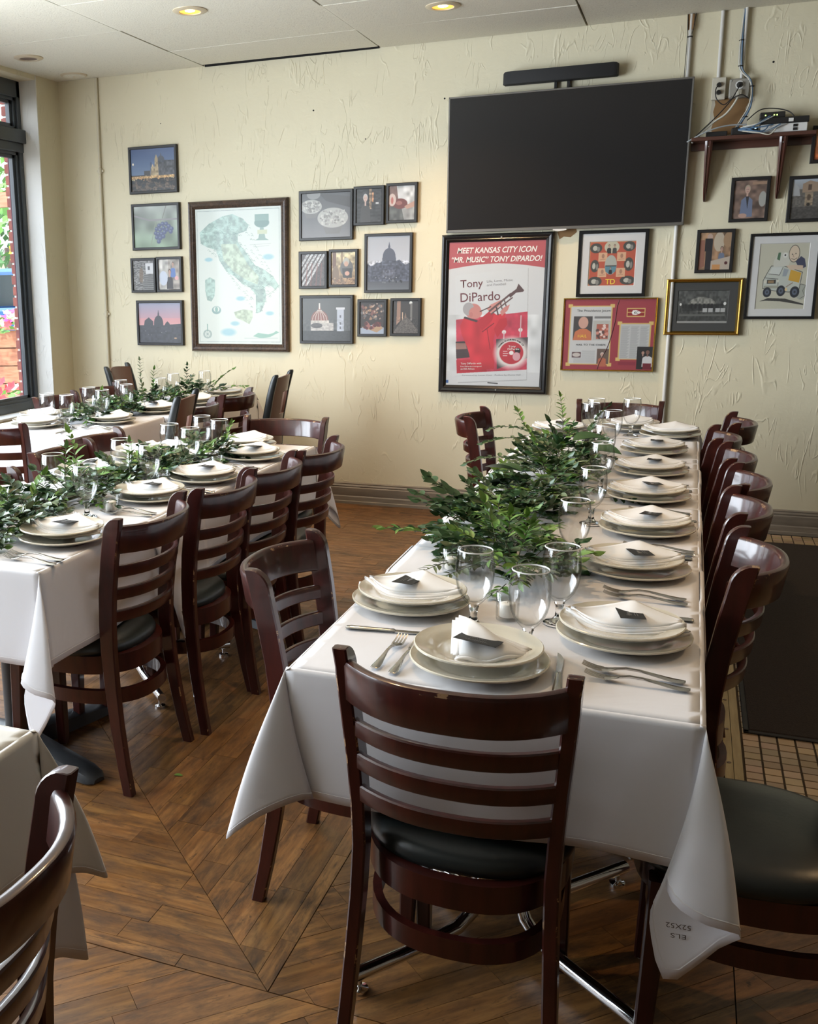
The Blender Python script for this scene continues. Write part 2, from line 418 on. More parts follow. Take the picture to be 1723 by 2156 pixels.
def text(body, name, parent, center, width, matn, height=None, shear=0.0, bold=0.0, plane='xz', rot=0.0, depth=0.0004, M=None, flip=False):
    """flat lettering, converted to a mesh and fitted to a width; plane xz faces -y"""
    cu = bpy.data.curves.new('t', 'FONT'); cu.body = body; cu.size = 1.0; cu.align_x = 'CENTER'; cu.align_y = 'CENTER'
    cu.shear = shear; cu.offset = bold; cu.extrude = 0.0; cu.resolution_u = 3
    o = bpy.data.objects.new('t', cu); C.objects.link(o)
    dg = bpy.context.evaluated_depsgraph_get(); me = bpy.data.meshes.new_from_object(o.evaluated_get(dg))
    bpy.data.objects.remove(o); bpy.data.curves.remove(cu)
    co = np.empty(len(me.vertices) * 3); me.vertices.foreach_get('co', co); co = co.reshape(-1, 3)
    mn, mx = co.min(0), co.max(0); co -= (mn + mx) / 2
    sx = width / (mx[0] - mn[0]); sy = sx if height is None else height / (mx[1] - mn[1])
    x = co[:, 0] * sx * (-1 if flip else 1); y = co[:, 1] * sy
    x, y = x * math.cos(rot) - y * math.sin(rot), x * math.sin(rot) + y * math.cos(rot)
    out = np.zeros_like(co)
    if plane == 'xz': out[:, 0] = x; out[:, 2] = y
    else: out[:, 0] = x; out[:, 1] = y
    out += np.array(center)
    if M is not None: out = np.array([tuple(M @ Vector(p)) for p in out])
    me.vertices.foreach_set('co', out.ravel()); me.materials.clear(); me.materials.append(MATS[matn]); me.update()
    me.name = name
    return link(name, me, parent)
rnd = random.Random(7)
# ================================================================ SETTING
def struct(name, mb, m, **kw):
    o = mb.build(name, m, **kw) if isinstance(mb, MB) else link(name, mb)
    o['kind'] = 'structure'; return o
RX0, RX1, RY0 = WALL_X, 7.5, -5.2
# ---- wall_back, wall_left (with window openings), wall_right, wall_front
b = MB(); b.box(RX0 - 0.14, RX1 + 0.15, WALL_Y, WALL_Y + 0.15, 0, CEIL + 0.2)
wall_back = struct('wall_back', b, 'stucco', smooth=0)
b = MB()
SILL, HEAD = 0.66, 2.93
ys = [RY0] + [v for w in sorted(WINDOWS) for v in w] + [WALL_Y]
xi, xo = WALL_X, WALL_X - 0.19
for k in range(0, len(ys) - 1):
    a, c = ys[k], ys[k + 1]
    if k % 2 == 0: b.box(xo, xi, a, c, 0, CEIL + 0.2)
    else: b.box(xo, xi, a, c, 0, SILL - 0.03); b.box(xo, xi, a, c, HEAD, CEIL + 0.2)
struct('wall_left', b, 'stucco', smooth=0)
b = MB(); b.box(RX1, RX1 + 0.15, RY0, WALL_Y + 0.15, 0, CEIL + 0.2); struct('wall_right', b, 'unseen_wall', smooth=0)
b = MB(); b.box(RX0 - 0.19, RX1 + 0.15, RY0 - 0.15, RY0, 0, CEIL + 0.2); struct('wall_front', b, 'unseen_wall', smooth=0)

# ---- skirting along the back wall, moulded profile
prof = [(0, 0), (-0.024, 0), (-0.024, 0.018), (-0.020, 0.022), (-0.020, 0.050), (-0.015, 0.058), (-0.018, 0.064), (-0.018, 0.112), (-0.013, 0.118), (-0.016, 0.126), (-0.010, 0.136), (-0.012, 0.143), (-0.004, 0.150), (0, 0.150)]
b = MB(); b.rings([[(x, WALL_Y + p, z) for p, z in prof] for x in (RX0, RX1)])
struct('baseboard_back', b, 'skirting', smooth=30)
b = MB(); b.rings([[(WALL_X - p, y, z) for p, z in prof] for y in (RY0, WALL_Y - 0.03)])
struct('baseboard_left', b, 'skirting', smooth=30)
# torn patch of bare plaster above the shelf and paint flaws
def blob(cx, cz, pts, y, mi=0):
    return [(cx + x, y, cz + z) for x, z in pts]
b = MB()
P_ = [(0.026, 2.50), (0.20, 2.50), (0.205, 2.47), (0.19, 2.44), (0.193, 2.40), (0.18, 2.36), (0.186, 2.33), (0.14, 2.305), (0.09, 2.30), (0.03, 2.30), (0.02, 2.34), (0.034, 2.39), (0.024, 2.43), (0.032, 2.47)]
b.add([(x, WALL_Y - 0.0012, z) for x, z in P_], [tuple(range(len(P_)))])
o = b.build('plaster_patch', 'bare_plaster', wall_back, smooth=0, fix=False)
b = MB(); cx = sum(p[0] for p in P_) / len(P_); cz = sum(p[1] for p in P_) / len(P_)
rr = [(cx + (x - cx) * (1.16 + 0.08 * ((i * 7) % 3)), cz + (z - cz) * 1.10) for i, (x, z) in enumerate(P_)]
b.add([(x, WALL_Y - 0.0006, z) for x, z in rr], [tuple(range(len(rr)))])
b.build('patch_rim', 'plaster_rim', wall_back, smooth=0, fix=False)
b = MB(); b.add([(x, WALL_Y - 0.001, z) for x, z in [(-0.80, 1.80), (-0.69, 1.82), (-0.685, 1.795), (-0.72, 1.765), (-0.76, 1.77), (-0.785, 1.755)]], [tuple(range(6))])
b.build('plaster_patch', 'bare_plaster', wall_back, smooth=0, fix=False)
b = MB()
for x, z, r in [(-2.387, 2.621, .006), (-1.52, 2.625, .006), (-3.52, 2.62, .004), (-2.03, 2.42, .004), (0.31, 2.67, .006), (0.18, 2.60, .004)]:
    b.add([(x + r * math.cos(a * PI / 4), WALL_Y - 0.0008, z + r * math.sin(a * PI / 4)) for a in range(8)], [tuple(range(8))])
o = b.build('nail_hole', 'dark_void', wall_back, smooth=0, fix=False); o['kind'] = 'stuff'

# ---- ceiling: tiles as pieces over a dark void, one gap left at the wall
b = MB(); b.box(RX0 - 0.19, RX1 + 0.15, RY0 - 0.15, WALL_Y + 0.15, CEIL + 0.05, CEIL + 0.12)
ceiling = struct('ceiling', b, 'ceiling_seam', smooth=0)
xs = [-4.60, -4.39, -3.170, -1.936, -0.690, 0.540, 1.77, 3.0, 4.22, 5.44, 7.50]
yl = [WALL_Y - 0.525 - 0.6225 * k for k in range(20)]
yl = [WALL_Y] + [y for y in yl if y > RY0] + [RY0]
rt = random.Random(3)
far = MB(); ntile = 0
for i in range(len(xs) - 1):
    for j in range(len(yl) - 1):
        x0, x1 = xs[i] + 0.005, xs[i + 1] - 0.005; y1, y0 = yl[j] - 0.0028, yl[j + 1] + 0.0028
        if i == 2 and j == 0: y1 -= 0.045
        if i in (3,) and j == 0: y1 -= 0.006
        dz = rt.uniform(-0.0025, 0.0025)
        t = [rt.uniform(-0.002, 0.002) for _ in range(4)]
        z = CEIL + dz
        vs = [(x0, y0, z + t[0]), (x1, y0, z + t[1]), (x1, y1, z + t[2]), (x0, y1, z + t[3])]
        vs += [(a, c_, CEIL + 0.018) for a, c_, _ in vs]
        fs = [(0, 1, 2, 3), (7, 6, 5, 4), (0, 4, 5, 1), (1, 5, 6, 2), (2, 6, 7, 3), (3, 7, 4, 0)]
        if y1 > 3.6 and x0 < 1.6:
            q = MB(); q.add(vs, fs); q.build('ceiling_tile', 'ceiling_tile', ceiling, smooth=0)
        else: far.add(vs, fs)
b = MB(); b.box(-3.165, -1.945, 6.742, 6.7495, CEIL - .004, CEIL + .05); b.build('gap_shade', 'dark_void', ceiling, smooth=0)  # black strip painting in the shade of the gap above the tiles
o = far.build('ceiling_tile_field', 'ceiling_tile', ceiling, smooth=0); o['kind'] = 'stuff'

# ---- floor: bed, planks in mitred and diagonal fields, small tiles and pale strip
b = MB(); b.box(RX0 - 0.19, RX1 + 0.15, RY0 - 0.15, WALL_Y + 0.15, -0.12, -0.006)
floor = struct('floor', b, 'floor_gap', smooth=0)
def clip(poly, a, b_, c):            # keep a*x + b*y <= c
    out = []
    for i in range(len(poly)):
        p, q = poly[i], poly[(i + 1) % len(poly)]
        dp, dq = a * p[0] + b_ * p[1] - c, a * q[0] + b_ * q[1] - c
        if dp <= 0: out.append(p)
        if dp * dq < 0:
            t = dp / (dp - dq); out.append((p[0] + (q[0] - p[0]) * t, p[1] + (q[1] - p[1]) * t))
    return out
V0 = (-0.757, 1.825); YF = 4.25; XE = 0.198; YT = 3.05; XM = 3.2
FIELDS = [  # (angle of the planks, clip planes)
    (0.0, [(0, -1, -V0[1]), (1, 1, V0[0] + V0[1])], 0.078),
    (PI / 2, [(1, 0, V0[0]), (-1, -1, -(V0[0] + V0[1])), (0, 1, YF)], 0.080),
    (PI / 4, [(0, 1, V0[1]), (1, 0, XM)], 0.082),
    (PI / 4, [(-1, 0, -XE), (0, -1, -V0[1]), (0, 1, YT), (1, 0, XM)], 0.082),
    (PI / 4, [(-1, 0, -V0[0]), (0, -1, -V0[1]), (0, 1, YF), (1, 0, XE)], 0.082),
    (0.0, [(0, -1, -YF), (-1, -1, -(V0[0] + V0[1])), (1, 0, XE)], 0.075),
]
rp_ = random.Random(11); planks = []
for ang, planes, wd in FIELDS:
    ca, sa = math.cos(ang), math.sin(ang)
    for k in range(-140, 140):
        v0, v1 = k * wd, (k + 1) * wd
        u = -9.0 + rp_.uniform(0, .4)
        while u < 9.0:
            L = rp_.choice((0.26, 0.34, 0.40, 0.46, 0.55))
            g = 0.0006
            quad = [(u + g, v0 + g), (u + L - g, v0 + g), (u + L - g, v1 - g), (u + g, v1 - g)]
            cx_, cy_ = (u + L / 2) * ca - (v0 + wd / 2) * sa, (u + L / 2) * sa + (v0 + wd / 2) * ca
            if RX0 - 0.5 < cx_ < 3.5 and -2.0 < cy_ < WALL_Y + 0.3:
                poly = [(p[0] * ca - p[1] * sa, p[0] * sa + p[1] * ca) for p in quad]
                for pl in planes + [(-1, 0, -RX0), (0, 1, WALL_Y), (0, -1, 1.5)]:
                    # shrink against the seams so that they stay visible
                    poly = clip(poly, pl[0], pl[1], pl[2] - (0.0014 if pl in planes else 0)) if poly else poly
                if len(poly) >= 3:
                    planks.append((poly, ang, rp_.uniform(-5, 5), rp_.uniform(-5, 5), rp_.random(), rp_.uniform(-0.0004, 0.0004)))
            u += L
def plank_geo(items, name):
    vs, fs, uvs, cols = [], [], [], []
    for poly, ang, ou, ov, tn, dz in items:
        n = len(poly); o = len(vs); ca, sa = math.cos(-ang), math.sin(-ang)
        vs += [(x, y, dz) for x, y in poly] + [(x, y, -0.006) for x, y in poly]
        fs += [tuple(o + i for i in range(n))] + [(o + i, o + n + i, o + n + (i + 1) % n, o + (i + 1) % n) for i in range(n)]
        t = 0.72 + 0.42 * tn; col = (t, t * (0.97 + 0.05 * ((tn * 7) % 1)), t * (0.93 + 0.12 * ((tn * 13) % 1)), 1)
        for x, y in list(poly) * 2: uvs.append((x * ca - y * sa + ou, x * sa + y * ca + ov)); cols.append(col)
    me = bpy.data.meshes.new(name); me.from_pydata(vs, [], fs); me.materials.append(MATS['plank_wood'])
    ul = me.uv_layers.new(name='UVMap'); li = np.empty(len(me.loops), dtype=np.int32); me.loops.foreach_get('vertex_index', li)
    ul.data.foreach_set('uv', np.array(uvs)[li].ravel())
    ca_ = me.color_attributes.new('tint', 'FLOAT_COLOR', 'POINT'); ca_.data.foreach_set('color', np.array(cols).ravel())
    me.update(); return me
def cam_px(x, y, z):
    d = Vector((x, y, z - H)); r = Vector((R_[0][0], R_[1][0], R_[2][0])).dot(d); f = Vector((R_[0][1], R_[1][1], R_[2][1])).dot(d); u = Vector((R_[0][2], R_[1][2], R_[2][2])).dot(d)
    if f < 0.3: return (-9e3, -9e3, f)
    return (516.5 + 2150 * r / f, 1092.5 - 2150 * u / f, f)
sc_ = []
OPEN = [(-1.5, -0.2, 1.3, 2.6), (-1.6, -0.72, 1.6, 6.8), (-3.0, -1.6, 2.0, 3.6), (-0.2, 0.8, 1.3, 2.9)]
for it in planks:
    cx_ = sum(p[0] for p in it[0]) / len(it[0]); cy_ = sum(p[1] for p in it[0]) / len(it[0])
    u_, v_, f_ = cam_px(cx_, cy_, 0)
    inside = -40 < u_ < 1763 and -40 < v_ < 2200 and any(a < cx_ < b_ and c_ < cy_ < d_ for a, b_, c_, d_ in OPEN)
    sc_.append((0 if inside else 1, f_))
order = sorted(range(len(planks)), key=lambda i: sc_[i])
near = [i for i in order if sc_[i][0] == 0][:290]; ns = set(near)
for i in near: link('plank', plank_geo([planks[i]], 'plank'), floor)
o = link('plank_field', plank_geo([planks[i] for i in range(len(planks)) if i not in ns], 'plank_field'), floor); o['kind'] = 'stuff'
# pale strip between wood and tiles
b = MB(); b.box(0.203, 0.229, YT, WALL_Y - 0.03, -0.006, 0.002); b.build('transition_strip', 'pale_strip', floor, smooth=0)
b = MB(); b.box(0.2305, 0.257, YT, WALL_Y - 0.03, -0.006, 0.003); b.build('transition_strip', 'pale_strip', floor, smooth=0)
b = MB()
for k in range(13): b.lathe([(0, 0.0042), (0.006, 0.0042), (0.007, 0.003)], 8, (0.217, 3.12 + 0.27 * k, 0))
o = b.build('screw_head', 'lamp_dark', floor, smooth=0); o['kind'] = 'stuff'
# small tiles
tl, tf = [], []
px_, py_ = 0.0545, 0.0495
for i in range(140):
    for j in range(80):
        x0 = 0.262 + i * px_; y0 = YT + 0.002 + j * py_
        if x0 + px_ > RX1 - 0.02 or y0 + py_ > WALL_Y - 0.026: continue
        hid = 0.30 < x0 and x0 < 1.9 and 3.68 < y0 < 6.48
        if hid: continue
        u_, v_, f_ = cam_px(x0 + px_ / 2, y0 + py_ / 2, 0)
        q = (x0 + 0.0022, x0 + px_ - 0.0022, y0 + 0.0022, y0 + py_ - 0.0022)
        seen = -30 < u_ < 1750 and ((3.2 < y0 < 3.75 and x0 < 0.62) or (y0 > 6.45 and x0 < 1.0) or (x0 < 0.30 and y0 > 3.2))
        (tl if seen else tf).append(q)
def tile_geo(items, name):
    q = MB(); cols = []
    for x0, x1, y0, y1 in items:
        z = rt.uniform(-0.0006, 0.0006); e = 0.0012
        q.add([(x0, y0, -0.006), (x1, y0, -0.006), (x1, y1, -0.006), (x0, y1, -0.006), (x0 + e, y0 + e, z), (x1 - e, y0 + e, z), (x1 - e, y1 - e, z), (x0 + e, y1 - e, z)],
              [(4, 5, 6, 7), (0, 1, 5, 4), (1, 2, 6, 5), (2, 3, 7, 6), (3, 0, 4, 7)])
        t = rt.uniform(0.6, 1.05); cols += [(t, t * rt.uniform(0.92, 1.04), t * rt.uniform(0.85, 1.1), 1)] * 8
    me = q.mesh(name, 'floor_tile', smooth=0, fix=False)
    ca_ = me.color_attributes.new('tint', 'FLOAT_COLOR', 'POINT'); ca_.data.foreach_set('color', np.array(cols).ravel())
    return me
tl = sorted(tl, key=lambda q: q[2])
for q in tl[:290]: link('tile', tile_geo([q], 'tile'), floor)
o = link('tile_field', tile_geo(tf + tl[290:], 'tile_field'), floor); o['kind'] = 'stuff'
b = MB(); b.box(0.258, RX1, YT, WALL_Y - 0.024, -0.0062, -0.0035); b.build('grout', 'grout', floor, smooth=0)
b = MB(); b.box(RX0, RX1, RY0, -1.5, -0.0062, 0.0); b.box(3.2, RX1, -1.5, YT, -0.0062, 0.0); b.build('floor_slab', 'pavement', floor, smooth=0)

# ---- window_1 .. window_5 : dark metal frames, transom bar, panes
def window(n, y0, y1):
    x = WALL_X - 0.148
    f = MB()
    def bar(a, c, z0, z1, dx=0.045): f.box(x - dx, x + 0.012, a, c, z0, z1)
    bar(y0, y1, SILL - 0.03, SILL + 0.035); bar(y0, y1, 2.82, HEAD + 0.005); bar(y0, y0 + 0.045, SILL, HEAD); bar(y1 - 0.045, y1, SILL, HEAD)
    f.box(x - 0.045, x + 0.045, y0, y1, 2.515, 2.605); f.box(x - 0.045, x + 0.020, y0, y1, 2.455, 2.517)   # transom
    for yy in ((y0 + y1) / 2,): bar(yy - 0.03, yy + 0.03, SILL, HEAD)
    w = f.build('window_%d' % n, 'window_metal', smooth=0, bevel=0.003); w['kind'] = 'structure'
    # inner sash beads
    s = MB()
    halves = [(y0 + 0.045, (y0 + y1) / 2 - 0.03), ((y0 + y1) / 2 + 0.03, y1 - 0.045)]
    for a, c in halves:
        for z0, z1 in ((SILL + 0.035, 2.455), (2.605, 2.82)):
            for k, (t, dd) in enumerate(((0.026, 0.0), (0.052, -0.016))):
                xx0, xx1 = x - 0.035 + dd, x - 0.004 + dd
                s.box(xx0, xx1, a, a + t, z0, z1); s.box(xx0, xx1, c - t, c, z0, z1); s.box(xx0, xx1, a, c, z0, z0 + t * .8); s.box(xx0, xx1, a, c, z1 - t * .8, z1)
    s.build('sash_bead', 'window_metal', w, smooth=0)
    for a, c in halves:
        for z0, z1 in ((SILL + 0.05, 2.45), (2.62, 2.81)):
            g = MB(); g.box(x - 0.040, x - 0.036, a + 0.03, c - 0.03, z0, z1); g.build('pane', 'pane', w, smooth=0)
    g = MB(); g.box(WALL_X - 0.19, WALL_X + 0.006, y0, y1, SILL - 0.045, SILL - 0.028)
    sl = g.build('window_sill', 'sill_white', w, smooth=0, bevel=0.003)
    return w
for i, (a, c) in enumerate(WINDOWS): window(i + 1, a, c)
b = MB(); b.box(WALL_X - 0.150, WALL_X + 0.003, 6.459, 6.468, SILL - .03, CEIL); struct('trim_1', b, 'reveal_white', smooth=0)
b = MB(); b.box(-4.560, -4.552, 6.372, 6.386, .6, 2.45); b.build('red_trim', 'maroon_trim', bpy.data.objects['window_1'], smooth=0)

# ---- ceiling lights and the speaker grille
def downlight(x, y, lit, label, seen=True):
    t = thing('ceiling_light', label, 'light', (x, y, CEIL), 0, 'recessed ceiling lights')
    b = MB(); b.lathe([(0.060, 0.003), (0.056, -0.005), (0.060, -0.012), (0.080, -0.011), (0.093, -0.006), (0.095, 0.003)], 28)
    b.build('trim_ring', 'lamp_trim', t)
    b = MB(); b.lathe([(0.058, -0.0075), (0.048, -0.0050), (0.030, -0.0040), (0.0, -0.0038)], 24)
    b.build('reflector', 'lamp_reflector' if lit else 'lamp_dark', t)
    if lit:
        b = MB(); b.lathe([(0.0, -0.0085), (0.018, -0.0080), (0.026, -0.0060), (0.028, -0.0042)], 16); b.build('bulb', 'lamp_bulb', t)
        l = light('lamp', 'SPOT', (x, y, CEIL - 0.03), 62, (1.0, 0.64, 0.32), (0, 0, 0), spot_size=math.radians(118), spot_blend=0.7, shadow_soft_size=0.05)
    return t
downlight(-2.599, 5.367, True, 'lit recessed ceiling light on the left, above the tall map frame')
downlight(-1.351, 5.902, True, 'lit recessed ceiling light on the right, cut by the top edge')
downlight(-4.043, 5.953, False, 'unlit recessed ceiling light near the window')
for x, y in ((-1.3, 3.0), (1.6, 3.2)):  # lamps added out of view for more warm light
    t = downlight(x, y, True, 'added unseen lit ceiling light over the %s of the room' % {1.1: 'right back part', 1.6: 'tiled walkway', -1.3: 'middle table aisle', .4: 'viewer', -2.6: 'front left table', 2.2: 'front right corner', -.6: 'rear part'}[x])
t = thing('ceiling_speaker', 'flat round white speaker grille in the ceiling corner', 'speaker', (-4.105, 6.585, CEIL))
b = MB(); b.lathe([(0.0, -0.008), (0.060, -0.010), (0.078, -0.008)], 28); b.build('grille', 'ceiling_tile', t)
b = MB(); b.lathe([(0.078, -0.008), (0.090, -0.006), (0.095, 0.002)], 28); b.build('rim', 'lamp_trim', t)
b = MB(); b.lathe([(0.0, -0.018), (0.006, -0.016), (0.007, -0.008)], 10); b.build('knob', 'lamp_trim', t)

# ---- outdoors, seen through the window
b = MB(); b.box(-40, -4.55, -10, 45, -0.25, -0.12); o = struct('ground', b, 'asphalt', smooth=0); 
b = MB(); b.box(-6.9, -4.55, -10, 30, -0.12, -0.06); struct('sidewalk', b, 'pavement', smooth=0)
bp = bpy.data.objects.new('brick_pier', None); C.objects.link(bp); bp['kind'] = 'structure'
b = MB(); b.box(-4.592, -4.555, 6.395, 6.95, -0.1, 3.3); b.build('mortar', 'mortar', bp, smooth=0)
k = 0; z = 0.3
while z < 3.2:
    off = 0.0 if k % 2 == 0 else 0.10
    q = MB(); q.box(-4.602 + off * 0.06, -4.556, 6.385, 6.49, z, z + 0.062)
    q.build('brick', 'brick', bp, smooth=0, bevel=0.002)
    z += 0.0775; k += 1
# cedar planter with flowers
pl = thing('cedar_planter', 'long cedar planter of horizontal boards outside the window', 'planter', (-5.75, 8.2, 0))
for i in range(7):
    q = MB(); q.box(-1.3, 1.6, -0.012, 0.012, -0.05 + i * 0.168, 0.108 + i * 0.168, M=Matrix.Rotation(0.35, 4, 'Z')); q.build('board', 'cedar', pl, smooth=0)
q = MB(); q.box(-1.3, 1.6, -0.05, 0.10, 1.125, 1.15, M=Matrix.Rotation(0.35, 4, 'Z')); q.build('cap_board', 'cedar', pl, smooth=0)
q = MB(); q.box(-1.27, 1.57, 0.014, 0.35, -0.05, 1.09, M=Matrix.Rotation(0.35, 4, 'Z')); q.build('soil_box', 'bark', pl, smooth=0)
ps = thing('pergola', 'cedar pergola post and cross beam outside the window', 'pergola', (-6.4, 8.7, 0))
q = MB(); q.box(-0.75, -0.63, -0.06, 0.06, -0.1, 2.6); q.build('post', 'cedar', ps, smooth=0)
q = MB(); q.box(-1.6, 2.2, -0.03, 0.03, 2.28, 2.42); q.build('beam', 'cedar', ps, smooth=0)
def flower_bed(name, label, c, ext, n, petals, seed, leafn=160, r=0.05):
    rr = random.Random(seed); t = thing(name, label, 'flowers', c)
    b = MB()
    for _ in range(leafn):
        p = Vector((rr.uniform(-ext[0], ext[0]), rr.uniform(-ext[1], ext[1]), rr.uniform(-ext[2], ext[2] * .6)))
        a = Vector((rr.gauss(0, 1), rr.gauss(0, 1), rr.gauss(0, .6))).normalized(); s = a.orthogonal().normalized(); L = rr.uniform(.05, .09)
        b.add([p, p + a * L * .5 + s * L * .28, p + a * L, p + a * L * .5 - s * L * .28], [(0, 1, 2, 3)])
    b.build('foliage', 'leaf_out', t, smooth=0, fix=False)['kind'] = 'stuff'
    for i in range(n):
        q = MB(); col = petals[i % len(petals)]
        for k in range(5):
            a = k * 2 * PI / 5; d = Vector((math.cos(a), math.sin(a), .35)); s = Vector((-math.sin(a), math.cos(a), 0))
            q.add([(0, 0, 0), d * r * .6 + s * r * .45, d * r * 1.1, d * r * .6 - s * r * .45], [(0, 1, 2, 3)])
        f = q.build('blossom', col, t, smooth=0, fix=False)
        f.location = (rr.uniform(-ext[0], ext[0]), rr.uniform(-ext[1], ext[1]), rr.uniform(-ext[2] * .3, ext[2])); f.rotation_euler = (rr.uniform(.2, 1.4), 0, rr.uniform(-.2, 1.6))
    return t
flower_bed('flower_bed', 'red flowers with green leaves low outside the window', (-5.05, 7.05, 0.55), (0.30, 0.42, 0.20), 44, ['petal_red', 'petal_red', 'petal_peach'], 4, 260)
flower_bed('flower_bed', 'pink and peach flowers on top of the cedar planter', (-5.85, 8.05, 1.20), (0.45, 0.35, 0.09), 34, ['petal_peach', 'petal_pink', 'petal_peach', 'petal_red'], 5, 120, 0.04)
flower_bed('flower_bed', 'yellow flowers beside the brick pier, higher up', (-5.25, 7.40, 1.78), (0.05, 0.05, 0.13), 7, ['petal_yellow'], 6, 14, 0.05)
ys_ = [o for o in bpy.data.objects if o.name.startswith('flower_bed') and 'yellow' in o.get('label', '')][0]
MB().tube([(0, 0, 0), (.02, .0, -.9), (0, 0, -1.84)], .008, 6).build('stalk', 'leaf_out2', ys_)
pt = thing('broad_leaf_plant', 'broad green leaves just outside the window, far left', 'plant', (-4.95, 6.35, 0.0))
for k, (az, L, zz) in enumerate(((2.4, .42, 1.02), (1.9, .36, .86), (2.9, .4, .70), (0.9, .25, .55))):
    q = MB(); d = Vector((math.cos(az) * .55, math.sin(az) * .3, .75)).normalized(); s = Vector((-math.sin(az), math.cos(az), .1)).normalized()
    q.grid(lambda u, v: Vector((0, 0, zz - .2)) + d * L * v + s * (u - .5) * 0.16 * math.sin(PI * min(1, v * 1.02 + .02)) + Vector((0, 0, -.10 * v * v - .04 * abs(u - .5))), 4, 8)
    q.build('leaf', 'leaf_out2', pt, smooth=60, fix=False)
q = MB(); q.tube([(0, 0, -.1), (0, 0, .5), (-.02, .01, .85)], .012); q.build('stem', 'leaf_out', pt)
# parked car
cr = thing('car', 'blue car with a red tail light parked across the street', 'car', (-10.2, 13.9, -0.12), math.radians(38))
body = [(-2.2, .35), (-2.25, .8), (-2.15, 1.22), (-1.2, 1.30), (1.4, 1.32), (2.2, 1.15), (2.3, .7), (2.25, .35)]
q = MB(); q.prism([(a, c_) for a, c_ in body], -0.9, 0.9, axis='y'); q.build('body', 'car_blue', cr, smooth=30, bevel=.05)
q = MB(); q.prism([(-2.05, 1.25), (-1.75, 1.86), (0.3, 1.90), (1.2, 1.30)], -0.80, 0.80, axis='y'); q.build('cabin', 'car_blue', cr, smooth=30, bevel=.05)
q = MB(); q.prism([(-1.9, 1.33), (-1.66, 1.78), (0.25, 1.80), (0.95, 1.34)], -0.815, 0.815, axis='y'); q.build('side_window', 'car_glass', cr, smooth=0)
for s_ in (-1, 1):
    q = MB(); q.box(-2.30, -2.05, s_ * .90 - .14, s_ * .90 + .02 if s_ > 0 else s_ * .90 + .14, 0.95, 1.32); q.build('tail_light', 'tail_red', cr, smooth=0)
    for xx in (-1.4, 1.45):
        q = MB(); q.lathe([(0, -.1), (.34, -.1), (.36, 0), (.34, .1), (0, .1)], 18, M=Matrix.Translation((xx, s_ * .82, .36)) @ Matrix.Rotation(PI / 2, 4, 'X')); q.build('wheel', 'tyre', cr)
bd = thing('building', 'low beige building across the street behind the car', 'building', (-19, 27, 0), math.radians(35))
q = MB(); q.box(-9, 9, 0, 4, -.2, 2.4); q.build('wall', 'beige_building', bd, smooth=0)
q = MB(); q.box(-9.2, 9.2, -.3, 4.2, 2.4, 2.6); q.build('roof', 'pavement', bd, smooth=0)
for i in range(5):
    q = MB(); q.box(-7.5 + 3 * i, -6.1 + 3 * i, -.05, .05, .9, 1.9); q.build('window', 'car_glass', bd, smooth=0)
def tree(label, c, hgt, rad, m, seed, n=900, s=0.22):
    rr = random.Random(seed); t = thing('tree', label, 'tree', c, 0, 'trees across the street')
    q = MB(); q.tube([(0, 0, 0), (.05, 0, hgt * .4), (-.05, .1, hgt * .7)], [.18, .13, .07]); q.build('trunk', 'bark', t)
    b = MB()
    for _ in range(n):
        d = Vector((rr.gauss(0, 1), rr.gauss(0, 1), rr.gauss(0, .8))).normalized() * rad * rr.uniform(.3, 1) ** .5
        p = Vector((0, 0, hgt * .75)) + Vector((d.x, d.y, d.z * .8)); a = Vector((rr.gauss(0, 1), rr.gauss(0, 1), rr.gauss(0, 1))).normalized(); e = a.orthogonal().normalized(); L = s * rr.uniform(.6, 1.3)
        b.add([p, p + a * L * .5 + e * L * .3, p + a * L, p + a * L * .5 - e * L * .3], [(0, 1, 2, 3)])
    b.build('crown', m, t, smooth=0, fix=False)['kind'] = 'stuff'
tree('bright green tree seen through the upper window', (-11.5, 18.2, -.1), 4.6, 2.2, 'leaf_out', 1)
tree('darker green tree behind the pergola beam', (-15.8, 21.8, -.1), 3.6, 1.9, 'leaf_out2', 2)
tree('pale green tree beyond the street at the left edge', (-19.5, 14.0, -.1), 5.5, 2.8, 'leaf_out', 3)
# ================================================================ CHAIRS
def arc_bar(y_end, bow, half, zc, hh, th, lean=0.0, n=14, top_round=True, power=2.3):
    """curved bar between the posts: bows backwards (-y); section th x 2*hh, leaning with the back"""
    sec = []
    r = min(th / 2, hh) * 0.9
    if top_round:
        for a in range(5): t = PI * a / 4; sec.append((math.cos(t) * th / 2, hh - r + math.sin(t) * r))
        sec += [(-th / 2, -hh + .003), (-th / 2 + .003, -hh), (th / 2 - .003, -hh), (th / 2, -hh + .003)]
    else:
        e = .003; sec = [(th / 2, hh - e), (th / 2 - e, hh), (-th / 2 + e, hh), (-th / 2, hh - e), (-th / 2, -hh + e), (-th / 2 + e, -hh), (th / 2 - e, -hh), (th / 2, -hh + e)]
    rings = []
    for k in range(n + 1):
        u = -1 + 2 * k / n; x = u * half
        y = y_end - bow * (1 - abs(u) ** power)
        s = bow * power * abs(u) ** (power - 1) * (1 if u > 0 else -1) / half
        nx, ny = -s, 1.0; L = math.hypot(nx, ny); nx /= L; ny /= L
        rings.append([(x + a * nx, y + a * ny - lean * (b_ / .1) * 1.0, zc + b_) for a, b_ in sec])
    return rings, len(sec)
ST = [(0.0, -.262, .034, .206), (.10, -.243, .036, .200), (.22, -.226, .040, .194), (.34, -.214, .044, .188), (.45, -.208, .048, .185), (.54, -.211, .050, .188), (.64, -.221, .052, .194), (.74, -.237, .053, .201), (.82, -.252, .053, .206)]
